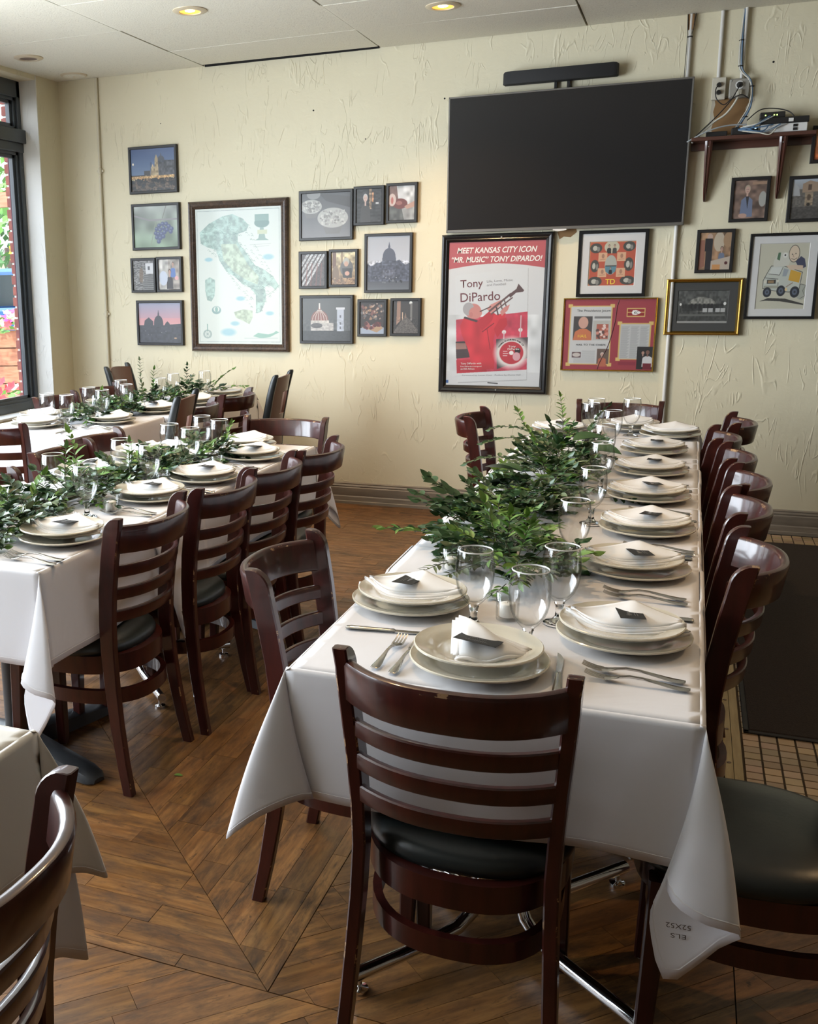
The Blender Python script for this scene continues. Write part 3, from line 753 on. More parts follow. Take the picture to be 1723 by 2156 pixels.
def post_y(z):
    for a, b_ in zip(ST, ST[1:]):
        if a[0] <= z <= b_[0]:
            t = (z - a[0]) / (b_[0] - a[0]); return a[1] + (b_[1] - a[1]) * t
    return ST[-1][1] - (z - .82) * .19
def post_rings(s):
    rings = []
    def ring(z, yr, d, x, th=.028, e=.0035):
        x0, x1 = s * x - th / 2, s * x + th / 2; y0, y1 = yr, yr + d
        return [(x0 + e, y0, z), (x1 - e, y0, z), (x1, y0 + e, z), (x1, y1 - e, z), (x1 - e, y1, z), (x0 + e, y1, z), (x0, y1 - e, z), (x0, y0 + e, z)]
    for z, yr, d, x in ST: rings.append(ring(z, yr, d, x))
    for t in (0.0, 0.3, .55, .75, .9, .97, 1.0):     # rounded front shoulder
        z = .838 + .041 * t; y0 = post_y(z); d = .053 - .036 * (1 - math.sqrt(max(0, 1 - t * t)))
        rings.append(ring(z, y0 + (.002 if t == 1 else 0), d - (.002 if t == 1 else 0), .206 + .004 * t, th=.028 - (.004 if t == 1 else 0)))
    return rings
def outline(hx, y0, y1, n=40, p=2.5):
    out = []
    for i in range(n):
        a = 2 * PI * i / n; c, s_ = math.cos(a), math.sin(a)
        w = hx * (1.0 + 0.06 * s_)
        out.append((math.copysign(abs(c) ** (2 / p), c) * w, (y0 + y1) / 2 + math.copysign(abs(s_) ** (2 / p), s_) * (y1 - y0) / 2))
    return out
def make_chair():
    t = thing('dining_chair', 'x', 'chair')
    # seat pad
    b = MB(); prof = [(z_[0], z_[1] - .028) for z_ in [(0.93, .452), (1.0, .458), (1.01, .470), (0.985, .484), (0.93, .496), (0.80, .506), (0.5, .512), (0.02, .514)]]
    base = outline(.212, -.205, .225)
    b.rings([[(x * k, .01 + (y - .01) * k, z) for x, y in base] for k, z in prof])
    kid(t, b.build('seat', 'black_leather', smooth=60))
    b = MB(); o_ = outline(.205, -.232, .215); i_ = outline(.183, -.206, .195)
    b.rings([[(x, y, z) for x, y in o_] for z in (.370, .374, .424, .428)][0:4] + [[(x, y, z) for x, y in i_] for z in (.428, .370)], loop=True)
    kid(t, b.build('seat_frame', ['mahogany'], smooth=40))
    for s in (-1, 1):
        b = MB(); b.rings(post_rings(s), mi=[1, 0, 1, 0, 1, 0, 1, 0][0:8])
        # wear only on the narrow chamfers
        b.m = []
        K = len(post_rings(s)) - 1
        for k in range(K): b.m += [0, 1, 0, 1, 0, 1, 0, 1]
        b.m += [0, 1]
        p_ = kid(t, b.build('back_post', ['mahogany', 'mahogany_worn'], smooth=24))
        q = MB(); q.lathe([(0, -.004), (.012, -.004), (.012, .003), (0, .003)], 10, (s * .206, -.245, 0)); kid(p_, q.build('foot_glide', 'glide'))
    for s in (-1, 1):
        b = MB(); rings = []
        for z, w, x, y in ((.004, .030, .178, .178), (.02, .032, .178, .178), (.30, .040, .170, .168), (.415, .044, .166, .164)):
            e = .004; x0, x1, y0, y1 = s * x - w / 2, s * x + w / 2, y - w / 2, y + w / 2
            rings.append([(x0 + e, y0, z), (x1 - e, y0, z), (x1, y0 + e, z), (x1, y1 - e, z), (x1 - e, y1, z), (x0 + e, y1, z), (x0, y1 - e, z), (x0, y0 + e, z)])
        b.rings(rings); p_ = kid(t, b.build('leg', 'mahogany', smooth=24))
        q = MB(); q.lathe([(0, -.004), (.012, -.004), (.012, .004), (0, .004)], 10, (s * .178, .178, 0)); kid(p_, q.build('foot_glide', 'glide'))
    # crest rail and three slats
    rg, n = arc_bar(-.250 + .014, .088, .1985, .812, .043, .024, lean=.018, n=18, power=2.6)
    b = MB(); b.rings(rg); b.m = []
    for k in range(18): b.m += [1 if i in (0, 3) else 0 for i in range(n)]
    b.m += [0, 0]
    kid(t, b.build('crest_rail', ['mahogany', 'mahogany_worn'], smooth=45))
    for zc, bo in ((.710, .068), (.638, .064), (.566, .060)):
        rg, n = arc_bar(post_y(zc) + .013, bo, .190 if zc > .6 else .186, zc, .0185, .016, lean=.010, n=14, top_round=False, power=2.4)
        b = MB(); b.rings(rg); kid(t, b.build('slat', 'mahogany', smooth=45))
    # hoop stretcher
    b = MB(); o_ = outline(.192, -.245, .185); i_ = outline(.174, -.227, .167)
    b.rings([[(x, y, z) for x, y in o_] for z in (.270, .273, .311, .314)] + [[(x, y, z) for x, y in i_] for z in (.314, .270)], loop=True)
    kid(t, b.build('stretcher', 'mahogany', smooth=40))
    return t
proto = make_chair(); used_proto = [False]
def chair(x, y, face, label, group, dz=0.0):
    """face: direction the sitter looks, radians (0 = +x)"""
    rz = face - PI / 2
    if not used_proto[0]:
        used_proto[0] = True; proto.location = (x, y, dz); proto.rotation_euler = (0, 0, rz); proto['label'] = label; proto['group'] = group; return proto
    return copy_tree(proto, (x, y, dz), rz, label, group)
G1, G2, G3 = 'ladder back chairs at the right-hand table', 'ladder back chairs at the middle table', 'ladder back chairs at the back left table'
LB = 'ladder back chair '
chair(-.345, 1.965, PI / 2, LB + 'in the centre foreground with its back to the viewer, worn crest', G1)
rows = [(2.765, -.105), (3.354, -.105), (3.803, -.08), (4.307, -.10), (4.805, -.135), (5.303, -.05)]
names = ['on the right side of the right-hand table, nearest the viewer', 'second from the front, right side of the right-hand table', 'third from the front, right side of the right-hand table',
         'fourth from the front, right side of the right-hand table', 'second from the wall, right side of the right-hand table', 'closest to the wall, right side of the right-hand table']
for (y, x), nm in zip(rows, names): chair(x + .03, y, PI, LB + nm, G1)
chair(.185, 2.09, PI + .03, LB + 'at the right edge, only its black seat and legs showing', G1)
chair(-.665, 2.350, 0.0, LB + 'at the left of the right-hand table near its front corner', G1)
chair(-.725, 5.190, 0.0, LB + 'far left of the right-hand table, below the red poster', G1)
chair(-.322, 5.610, -PI / 2, LB + 'at the wall end of the right-hand table, behind the glasses', G1)
for (y, x), nm in zip([(2.705, -1.735), (3.185, -1.70), (3.58, -1.675), (4.005, -1.64)], ['on the right side of the middle table, nearest the viewer', 'second from the front, right side of the middle table', 'third from the front, right side of the middle table', 'last on the right side of the middle table, nearest the wall']):
    chair(x, y, PI, LB + nm, G2)
chair(-1.83, 4.510, -PI / 2, LB + 'at the far end of the middle table, facing the viewer', G2)
for (y, x), nm in zip([(2.91, -2.06), (3.62, -2.17), (3.965, -2.22)], ['cut by the left edge beyond the middle table garland', 'second on the far side of the middle table, behind the glasses', 'third on the far side of the middle table, touching its neighbour']):
    chair(x, y, 0.0, LB + nm, G2)
chair(-3.20, 4.40, PI / 2, LB + 'at the left edge, back to the viewer, before white cloth', G3)
chair(-3.36, 5.37, 0.0, LB + 'by the window sill at the back left table', G3)
chair(-3.36, 5.90, 0.0, LB + 'behind the back left table, under the sunset picture', G3)
chair(-2.80, 5.25, PI, LB + 'right of the near solid panel chair, half hidden by it', G3)
chair(-2.80, 5.80, PI, LB + 'between the two solid panel chairs beside the back left table', G3)
chair(-1.012, .90, PI, LB + 'in the bottom left corner, cut by the frame', G2)

# solid panel chairs with black posts
def panel_chair():
    t = thing('panel_chair', 'x', 'chair')
    dz = .08
    b = MB(); base = outline(.20, -.2, .22); b.rings([[(x * k, .01 + (y - .01) * k, z) for x, y in base] for k, z in [(0.93, .442), (1.0, .448), (1.0, .470), (.93, .490), (.6, .505), (.02, .506)]])
    kid(t, b.build('seat', 'black_leather', smooth=60))
    b = MB(); b.rings([[(x, y, z) for x, y in outline(.195, -.21, .21)] for z in (.38, .446)]); kid(t, b.build('seat_frame', 'black_paint', smooth=40))
    for s in (-1, 1):
        b = MB(); rings = []
        for z, y, d in ((0, -.26, .034), (.25, -.225, .04), (.45, -.21, .045), (.65, -.222, .045), (.85, -.26, .042), (.93, -.280, .040), (.968, -.290, .034), (.978, -.288, .018)):
            x0, x1, y0, y1, e = s * .185 - .016, s * .185 + .016, y, y + d, .006
            rings.append([(x0 + e, y0, z), (x1 - e, y0, z), (x1, y0 + e, z), (x1, y1 - e, z), (x1 - e, y1, z), (x0 + e, y1, z), (x0, y1 - e, z), (x0, y0 + e, z)])
        b.rings(rings); kid(t, b.build('back_post', 'black_paint', smooth=50))
        b = MB(); b.rings([[(s * .165 + a, .165 + c_, z) for a, c_ in ((-.018, -.018), (.018, -.018), (.018, .018), (-.018, .018))] for z in (0, .38)]); kid(t, b.build('leg', 'black_paint', smooth=0, bevel=.003))
    # panel: curved board with a hand slot
    def P(x, z, f):
        u = x / .170; yb = -.222 - max(0, z - .65) * .19 + .018 - .045 * (1 - abs(u) ** 2.2)
        return (x, yb + f, z)
    b = MB(); xs_ = [-.170, -.12, -.055, 0, .055, .12, .170]; zs = [.52, .60, .68, .72, .86, .90, .950]
    def hole(i, j): return 2 <= i <= 3 and j == 3
    idx = {}; vs = []
    for f in (0, .016):
        for j, z in enumerate(zs):
            for i, x in enumerate(xs_):
                zz = z + (.012 * (1 - (x / .17) ** 2) if j == len(zs) - 1 else 0)
                idx[(i, j, f)] = len(vs); vs.append(P(x, zz, f))
    fs = []; nx, nz = len(xs_) - 1, len(zs) - 1
    for j in range(nz):
        for i in range(nx):
            if hole(i, j): continue
            a, b2, c_, d = (i, j), (i + 1, j), (i + 1, j + 1), (i, j + 1)
            fs.append(tuple(idx[(*q, 0)] for q in (a, b2, c_, d))); fs.append(tuple(idx[(*q, .016)] for q in (d, c_, b2, a)))
            for (p, q_), (di, dj) in (((a, b2), (0, -1)), ((b2, c_), (1, 0)), ((c_, d), (0, 1)), ((d, a), (-1, 0))):
                ni, nj = i + di, j + dj
                if not (0 <= ni < nx and 0 <= nj < nz) or hole(ni, nj): fs.append((idx[(*p, 0)], idx[(*p, .016)], idx[(*q_, .016)], idx[(*q_, 0)]))
    b.add(vs, fs); kid(t, b.build('back_panel', 'chair_panel', smooth=35))
    return t
pc = panel_chair()
pc.location = (-2.665, 4.74, 0); pc.rotation_euler = (0, 0, PI / 2 + .20); pc['label'] = 'solid-backed brown panel chair with black posts, between the middle and back tables'; pc['group'] = 'solid panel chairs'
copy_tree(pc, (-2.60, 5.98, 0), PI / 2 + .11, 'tall solid-backed brown panel chair with black posts and hand slot, against the wall', 'solid panel chairs')
copy_tree(pc, (-3.44, 6.36, 0), -PI / 2 + .12, 'solid-backed brown panel chair in the far left corner by the conduit', 'solid panel chairs')

# ================================================================ TABLES AND CLOTHS
TZ = 0.765; TA = 0.385; TD = 0.275
def table(x0, x1, y0, y1, label, base, ang=0.0, group=None):
    cx_, cy_ = (x0 + x1) / 2, (y0 + y1) / 2; hx, hy = (x1 - x0) / 2 - .012, (y1 - y0) / 2 - .004
    t = thing('table', label, 'table', (cx_, cy_, 0), 0, group)
    b = MB(); b.box(-hx, hx, -hy, hy, TZ - .034, TZ - .005); b.build('table_top', 'table_board', t, smooth=0, bevel=.003)
    R = Matrix.Rotation(ang, 4, 'Z')
    if base == 'chrome':
        for k in range(4):
            a = PI / 4 + k * PI / 2; c, s = math.cos(a), math.sin(a)
            b = MB(); pts = [(c * .43, s * .43, .045)] + [(c * r, s * r, z) for r, z in ((.32, .048), (.2, .052), (.13, .062), (.085, .09), (.06, .14), (.052, .22), (.05, .45), (.05, .70))]
            b.tube(pts, .0165, 12, M=R); l = b.build('leg', 'chrome', t, smooth=60)
            q = MB(); q.lathe([(0, 0), (.020, 0), (.020, .008), (.006, .012), (.006, .034)], 12, (c * .405, s * .405, 0), M=R); q.build('glide', 'chrome', l)
        b = MB(); b.box(-.16, .16, -.16, .16, .70, TZ - .034); b.build('mounting_plate', 'cast_iron', t, smooth=0)
    else:
        b = MB(); b.tube([(0, 0, .06), (0, 0, .70)], .042, 16); b.build('column', 'cast_iron', t)
        b = MB(); b.box(-.16, .16, -.16, .16, .70, TZ - .034); b.build('mounting_plate', 'cast_iron', t, smooth=0)
        for k in range(4):
            a = k * PI / 2 - .3 + ang; c, s = math.cos(a), math.sin(a); rings = []
            for r, w, h in ((.03, .050, .085), (.2, .048, .062), (.34, .046, .046), (.385, .040, .034), (.405, .022, .020)):
                rings.append([(c * r - s * w, s * r + c * w, .006), (c * r - s * w * .8, s * r + c * w * .8, h * .8), (c * r - s * w * .3, s * r + c * w * .3, h), (c * r + s * w * .3, s * r - c * w * .3, h), (c * r + s * w * .8, s * r - c * w * .8, h * .8), (c * r + s * w, s * r - c * w, .006)])
            b = MB(); b.rings(rings); b.build('foot', 'cast_iron', t, smooth=40)
    return t
DEF = [(.02, .0, -.275), (.04, .02, -.285), (.065, .045, -.315), (.085, .07, -.355), (.088, .088, -.375), (.07, .085, -.355), (.045, .065, -.315), (.02, .04, -.285), (.0, .02, -.275)]
# corner drapes as offsets (along x outward, along y outward, z) from the front (-y) side round to the x side
FOLD_R = [(-.030, .012, -.285), (-.045, .035, -.285), (-.030, .085, -.300), (.020, .10, -.318), (.081, .090, -.333), (.050, .060, -.385), (-.027, .038, -.490), (-.062, .022, -.41), (-.060, .012, -.345), (-.01, -.03, -.30), (.018, -.10, -.28)]
FLARE_L = [(-.12, .028, -.276), (-.07, .020, -.268), (-.03, .045, -.272), (.03, .075, -.300), (.075, .088, -.335), (.104, .082, -.362), (.098, .03, -.33), (.06, -.02, -.30), (.03, -.07, -.285), (.018, -.11, -.278)]
def interp(pts, t):
    n = len(pts) - 1; f = min(max(t, 0), 1) * n; i = min(int(f), n - 1); u = f - i
    p0, p1, p2, p3 = pts[max(i - 1, 0)], pts[i], pts[i + 1], pts[min(i + 2, n)]
    return tuple(0.5 * ((2 * b_) + (-a + c) * u + (2 * a - 5 * b_ + 4 * c - d) * u * u + (-a + 3 * b_ - 3 * c + d) * u ** 3) for a, b_, c, d in zip(p0, p1, p2, p3))
def tablecloth(name, label, x0, x1, y0, y1, corners, flat=(), matn='tablecloth', group=None, seed=0, drop=TD, lift=0.0, wave=.010):
    """corners: dict (sx,sy)->hem list; flat: sides ('+y' or '-y') lying on the neighbouring table"""
    rr = random.Random(seed); ph = [rr.uniform(0, 6.28) for _ in range(8)]
    z0 = TZ + .0015 + lift; b = MB()
    N = 20
    def topz(x, y):   # press folds and slight puffs
        fl = .0030 * min(1, max(0, (y - y1) / .004 + 1)) if '+y' in flat else 0
        return z0 + fl + .0018 * math.exp(-((x - (x0 + x1) / 2) / .006) ** 2) + .0018 * math.exp(-((y - (y0 + y1) / 2) / .006) ** 2) + .0010 * math.exp(-((x - (x0 * .75 + x1 * .25)) / .006) ** 2)
    ya = y0 - (drop if '-y' in flat else 0); yb = y1 + (drop if '+y' in flat else 0)
    R = .010
    b.grid(lambda u, v: (x0 + R + (x1 - x0 - 2 * R) * u, (ya + (0 if '-y' in flat else R)) + ((yb - (0 if '+y' in flat else R)) - (ya + (0 if '-y' in flat else R))) * v,
                         topz(x0 + (x1 - x0) * u, ya + (yb - ya) * v)), 36, 44)
    hems = []
    def side(kind):
        # parametrised along the edge (u) and down (v); starts with a rounded shoulder
        def fn(u, v):
            K = 3 / 14.0
            if v <= K:
                a = v / K * PI / 2; out, dn = -R + R * math.sin(a), R - R * math.cos(a)
            else:
                f = (v - K) / (1 - K); dn = R + (drop - R) * f
                e = 1.0 if True else 1
                if kind[1] == 'x':
                    yy = ya + (yb - ya) * u; sx_ = -1 if kind[0] == '-' else 1
                    wv = wave * f * (math.sin(yy * 8 + sx_) * .6 + math.sin(yy * 17 + sx_ * 2) * .35)
                    ends = (min(1, u * 6) if (sx_, -1) in corners else 1) * (min(1, (1 - u) * 6) if (sx_, 1) in corners else 1)
                else:
                    wv = wave * f * (math.sin(u * 7 + ph[2]) * .6 + math.sin(u * 15 + ph[3]) * .35); ends = math.sin(PI * min(max(u, 0), 1)) ** .5
                out = .012 * f + wv * ends
            if kind in ('-x', '+x'):
                y = y0 + (y1 - y0) * u
                if '-y' in flat: y = ya + (y1 - ya) * u
                if '+y' in flat: y = (ya if '-y' in flat else y0) + (yb - (ya if '-y' in flat else y0)) * u
                sx = -1 if kind == '-x' else 1; X = x0 if sx < 0 else x1
                fl = .0030 * min(1, max(0, (y - y1) / .004 + 1)) if '+y' in flat else 0
                return (X + sx * (out + fl), y, z0 + fl - dn)
            sy = -1 if kind == '-y' else 1; Y = y0 if sy < 0 else y1; x = x0 + (x1 - x0) * u
            return (x, Y + sy * out, z0 - dn)
        b.grid(fn, 36, 14); hems.append([fn(i / 36, .95) for i in range(37)])
    for k in ('-x', '+x', '-y', '+y'):
        if k not in flat and (k + '0') not in flat: side(k)
    for (sx, sy), hem in corners.items():
        X, Y = (x0 if sx < 0 else x1), (y0 if sy < 0 else y1)
        # match the hem ends to the neighbouring sides
        hem = list(hem); n = 26
        def fn(u, v, hem=hem, X=X, Y=Y):
            h = interp(hem, u)
            e0 = (0, .012, -drop); e1 = (.012, 0, -drop)
            w = max(0, 1 - u * 9); w2 = max(0, 1 - (1 - u) * 9)
            h = tuple(h[i] * (1 - w - w2) + e0[i] * w + e1[i] * w2 for i in range(3))
            sag = math.sin(PI * v) * .012 * math.sin(PI * u)
            bl = v
            hx_ = h[0] * (bl ** 1.15) + sag; hy_ = h[1] * (bl ** 1.15) + sag
            return (X + sx * hx_, Y + sy * hy_, z0 - .002 + h[2] * v)
        b.grid(fn, n, 14); hems.append([fn(i / n, .955) for i in range(n + 1)])
    me = b.mesh(name, [matn, 'hem_stitch'], smooth=0, fix=False)
    bm_ = bmesh.new(); bm_.from_mesh(me); bmesh.ops.remove_doubles(bm_, verts=bm_.verts, dist=.0022); bmesh.ops.recalc_face_normals(bm_, faces=bm_.faces)
    # give the cloth a real thickness
    bm_.to_mesh(me); bm_.free(); me.shade_smooth()
    o = link(name, me); sd = o.modifiers.new('thickness', 'SOLIDIFY'); sd.thickness = .0011; sd.offset = 1
    tag(o, label, 'tablecloth', group)
    q = MB()
    for h in hems: q.tube(h, .0016, 5, cap=False)
    q.build('hem_stitch', 'hem_stitch', o, smooth=60, fix=False)['kind'] = 'stuff'
    return o, (ph, z0)
XR0, XR1 = -.715, .077
ord5 = ['first', 'second', 'third', 'fourth', 'fifth']
YR = [1.84, 2.61, 3.38, 4.15, 4.92, 5.69]
for k in range(5):
    table(XR0, XR1, YR[k], YR[k + 1], 'square table under the cloths, %s from the front of the right-hand row' % ord5[k], 'chrome', .12 if k == 0 else 0, 'tables of the right-hand row')
    flat = ('+y',) if k < 4 else ()
    cs = {}
    if k == 0: cs = {(1, -1): FOLD_R, (-1, -1): FLARE_L}
    else: flat = flat + ('-y',) if False else flat
    if k == 4: cs = {(1, 1): DEF, (-1, 1): DEF}
    lab = ['white cloth over the near end of the right-hand table, its corner turned up', 'white cloth on the right-hand table below the near end of the greenery', 'white cloth in the middle of the right-hand table row', 'white cloth on the right-hand table, fourth from the front', 'white cloth at the wall end of the right-hand table'][k]
    x0, x1 = XR0, XR1
    if k > 0:
        # these start beneath the cloth in front, so they begin flush at its table edge
        o, _ = tablecloth('tablecloth', lab, x0 + .002 * (k % 2), x1 - .002 * (k % 2), YR[k], YR[k + 1], cs, flat + ('-y0',), 'tablecloth', 'white cloths of the right-hand row', 20 + k, lift=0)
    else:
        o, _ = tablecloth('tablecloth', lab, x0, x1, YR[k], YR[k + 1], cs, flat, 'tablecloth', 'white cloths of the right-hand row', 20, wave=.020)
        front_cloth = o
XM0, XM1 = -2.40, -1.605
YM = [2.262, 3.03, 3.80, 4.56]
for k in range(3):
    table(XM0, XM1, YM[k], YM[k + 1], 'square table under the cloths, %s from the front of the middle row' % ord5[k], 'iron' if k != 1 else 'chrome', .0, 'tables of the middle row')
    cs = {}
    if k == 0: cs = {(1, -1): [(a, c * .9, z) for a, c, z in FOLD_R], (-1, -1): DEF}
    if k == 2: cs = {(1, 1): [(.02, .0, -.275), (.05, .02, -.29), (.09, .05, -.33), (.10, .075, -.41), (.06, .04, -.36), (.03, -.02, -.29), (.012, -.05, -.275)], (-1, 1): DEF}
    tablecloth('tablecloth', ['white cloth over the near end of the middle table, corner hanging in a fold', 'white cloth in the middle of the middle table row', 'white cloth at the far end of the middle table, long corner hanging'][k], XM0, XM1, YM[k], YM[k + 1], cs, (('+y',) if k < 2 else ()) + (('-y0',) if k else ()), 'cream_cloth' if False else 'tablecloth', 'white cloths of the middle row', 40 + k, lift=0)
# loose corner tips that hang at the joints between tables
def tip(parent, apex, w, l, out, slant):
    b = MB()
    b.grid(lambda u, v: (apex[0] + out * v + .012 * math.sin(PI * u) * v, apex[1] + (u - .5) * w * (1 - v * .9) + slant * v, apex[2] - l * v), 8, 8)
    o = b.build('hanging_corner', 'tablecloth', parent, smooth=60, fix=False)
    sd = o.modifiers.new('thickness', 'SOLIDIFY'); sd.thickness = .001
cl = [o for o in bpy.data.objects if o.name.startswith('tablecloth')]
mid1, mid2 = [o for o in cl if o['label'].startswith('white cloth in the middle of the middle')][0], [o for o in cl if 'far end of the middle table' in o['label']][0]
tip(mid1, (XM1 + .004, 3.04, TZ - .05), .26, .40, .055, -.01)
r2 = [o for o in cl if 'near end of the greenery' in o['label']][0]; r3 = [o for o in cl if 'middle of the right-hand' in o['label']][0]
for o_, yy in ((r2, 2.66), (r3, 3.43)): tip(o_, (XR1 + .002, yy, TZ - .004), .20, .36, .028, 0)
# back left pair
tab_b = [(-3.60, -2.815, 4.555, 5.315), (-3.55, -2.725, 5.335, 6.525)]
for k, (a, c, d, e) in enumerate(tab_b):
    table(a, c, d, e, ['square table under white cloth by the window, near end of the back left row', 'longer table under white cloth at the back left, next to the wall'][k], 'iron', .2, 'tables at the back left')
    tablecloth('tablecloth', ['white cloth over the back left table, front side bright from the window', 'white cloth over the back left table next to the wall, shaded side'][k], a, c, d, e, {(sx, sy): DEF for sx in (-1, 1) for sy in (-1, 1)}, (), 'tablecloth', 'white cloths at the back left', 60 + k, wave=.016)
# bottom left table: one cloth over a longer one
table(-1.82, -1.022, .62, 1.397, 'table in the bottom left corner under two cloths, cut by the frame', 'iron', .1)
FL3 = [(-.05, .02, -.265), (.0, .06, -.275), (.05, .09, -.30), (.075, .085, -.325), (.05, .05, -.30), (.03, .0, -.28), (.015, -.05, -.272)]
tablecloth('tablecloth', 'cream topping cloth on the table in the bottom left corner', -1.825, -1.019, .617, 1.400, {(1, 1): FL3, (-1, 1): DEF, (1, -1): DEF, (-1, -1): DEF}, (), 'cream_cloth', 'cloths of the bottom left table', 81, drop=.25, lift=.003)
FL4 = [(-.05, .02, -.43), (.0, .03, -.44), (.03, .05, -.46), (.05, .05, -.48), (.03, .03, -.47), (.02, .0, -.45), (.012, -.05, -.43)]
tablecloth('tablecloth', 'longer white under-cloth on the table in the bottom left corner', -1.822, -1.022, .62, 1.397, {(1, 1): FL4, (-1, 1): FL4, (1, -1): FL4, (-1, -1): FL4}, (), 'tablecloth', 'cloths of the bottom left table', 82, drop=.42, lift=-.001, wave=.02)
o = MB().box(-.008, .008, -.003, .003, -.035, .0).build('cloth_clip', 'tag_yellow', smooth=0, bevel=.001); o.location = (-.985, 1.455, .50); o.rotation_euler = (0, .1, .6)
tag(o, 'small yellow clip on the hanging cloth edge behind the bottom left chair', 'clip')
# stamp on the turned-up corner
T1 = Matrix.Translation((.060, 1.796, .388)) @ Matrix.Rotation(math.radians(-3), 4, 'Y')
text('ELS', 'stamp', front_cloth, (0, 0, -.012), .026, 'stamp_ink', height=.009, rot=PI, M=T1, flip=False)
text('52X52', 'stamp', front_cloth, (0, 0, .008), .042, 'stamp_ink', height=.010, rot=PI, M=T1, flip=False)
# ================================================================ TABLEWARE (each kind built once, then copied)
TS = TZ + .0045
PROTO = {}
def place(kind, maker, loc, rz, label, group):
    if kind not in PROTO:
        o = maker(); PROTO[kind] = o; o.location = loc; o.rotation_euler = (0, 0, rz); o['label'] = label; o['group'] = group; return o
    return copy_tree(PROTO[kind], loc, rz, label, group)
def mk_plate(R, name):
    def f():
        k = R / .145; b = MB()
        pr = [(0, .0075), (.086, .0075), (.095, .010), (.108, .0165), (.128, .0205), (.1405, .0228), (.1440, .0240), (.1465, .0225), (.1460, .0195), (.1400, .0172), (.124, .0148), (.108, .0105), (.094, .0035), (.088, .0), (.080, .0), (.078, .003), (0, .003)]
        b.lathe([(r * k, z) for r, z in pr], 44); o = b.build(name, 'stoneware', smooth=50)
        return tag(o, 'x', 'plate')
    return f
def mk_goblet():
    t = thing('water_goblet', 'x', 'glass')
    b = MB()
    out = [(.0385, .1800), (.0412, .163), (.0430, .145), (.0434, .127), (.0420, .108), (.0378, .090), (.0305, .074), (.0215, .062), (.0145, .055)]
    inn = [(.0100, .0605), (.0200, .0660), (.0290, .0765), (.0362, .0915), (.0404, .1085), (.0418, .127), (.0414, .145), (.0396, .163), (.0370, .1798)]
    b.lathe(out + [(.0115, .052), (.0118, .049)], 36)
    b.lathe([(.0, .0595)] + inn, 36)
    nr = len(b.f); b.lathe([(.0368, .1796), (.0364, .1810), (.0377, .1824), (.0391, .1811), (.0387, .1797)], 36); nr2 = len(b.f)
    nb = len(b.f)
    b.lathe([(.0118, .049), (.0095, .042), (.0082, .030), (.0095, .018), (.016, .0095), (.030, .0050), (.0345, .0030), (.0350, .0012), (.033, .0), (.0, .0008)], 36)
    b.m = [0] * nr + [2] * (nr2 - nr) + [1] * (len(b.f) - nb)
    me = b.mesh('goblet', ['thin_glass', 'glass', 'rim_glint'], smooth=60, fix=False)
    bm_ = bmesh.new(); bm_.from_mesh(me); bmesh.ops.remove_doubles(bm_, verts=bm_.verts, dist=.0001); bmesh.ops.recalc_face_normals(bm_, faces=bm_.faces); bm_.to_mesh(me); bm_.free(); me.shade_smooth()
    bpy.data.objects.remove(t); o = link('water_goblet', me); return tag(o, 'x', 'glass')
def mk_votive(wide):
    def f():
        t = thing('candle_holder', 'x', 'candle')
        r0, r1, h = (.025, .027, .066) if not wide else (.024, .034, .058)
        b = MB(); b.lathe([(0, 0), (r0, 0), (r0 + .0005, .003), (r1, h), (r1 - .0012, h + .0008), (r1 - .0022, h), (r0 - .0015, .008), (r0 - .006, .0065), (0, .0065)], 30)
        kid(t, b.build('holder', 'thin_glass', smooth=60))
        b = MB(); b.lathe([(0, .0072), (.0175, .0072), (.0185, .009), (.0180, .036), (.0168, .0385), (.006, .0395), (0, .0385)], 24)
        c = kid(t, b.build('candle', 'wax', smooth=60))
        b = MB(); b.tube([(0, 0, .037), (.0005, 0, .047)], .0009, 6); kid(c, b.build('wick', 'wick'))
        return t
    return f
def mk_fork():
    b = MB()
    # handle: broad flattened end narrowing to the neck, then the head and four tines (tips at +y)
    st = [(-.095, .0045, .0018, .004), (-.090, .0085, .0022, .0032), (-.078, .0100, .0024, .0030), (-.060, .0082, .0024, .0048), (-.035, .0052, .0026, .0085), (-.010, .0034, .0028, .0120), (.015, .0028, .0030, .0125), (.032, .0036, .0026, .0095), (.042, .0085, .0018, .0070), (.050, .0118, .0016, .0052), (.060, .0125, .0015, .0048)]
    rings = []
    for y, w, h, z in st: rings.append([(-w, y, z), (-w * .7, y, z + h), (w * .7, y, z + h), (w, y, z), (w * .7, y, z - h * .6), (-w * .7, y, z - h * .6)])
    b.rings(rings)
    for k in range(4):
        x = (-1.5 + k) * .0068; rg = []
        for y, z, w in ((.058, .0048, .0022), (.072, .0062, .0020), (.086, .0095, .0017), (.098, .0140, .0010)):
            rg.append([(x - w, y, z - .0008), (x + w, y, z - .0008), (x + w, y, z + .0008), (x - w, y, z + .0008)])
        b.rings(rg)
    return tag(b.build('fork', 'steel', smooth=50), 'x', 'fork')
def mk_knife():
    t = thing('table_knife', 'x', 'knife')
    b = MB(); rings = []
    for y, w, h in ((-.112, .004, .002), (-.110, .0075, .0030), (-.100, .0088, .0034), (-.060, .0078, .0032), (-.012, .0062, .0030), (-.004, .0070, .0032), (.0, .0060, .0026)):
        rings.append([(-w, y, h), (-w * .6, y, h * 2), (w * .6, y, h * 2), (w, y, h), (w * .6, y, 0), (-w * .6, y, 0)])
    b.rings(rings); kid(t, b.build('handle', 'steel', smooth=50))
    b = MB(); b.rings([[(-.0055, y, z), (w, y, z), (w, y, z + .0008), (-.0055, y, z + .0016)] for y, w, z in ((-.002, .0055, .002), (.05, .0075, .002), (.085, .0070, .002), (.105, .0010, .002), (.112, -.004, .002))])
    kid(t, b.build('blade', 'steel', smooth=30))
    return t
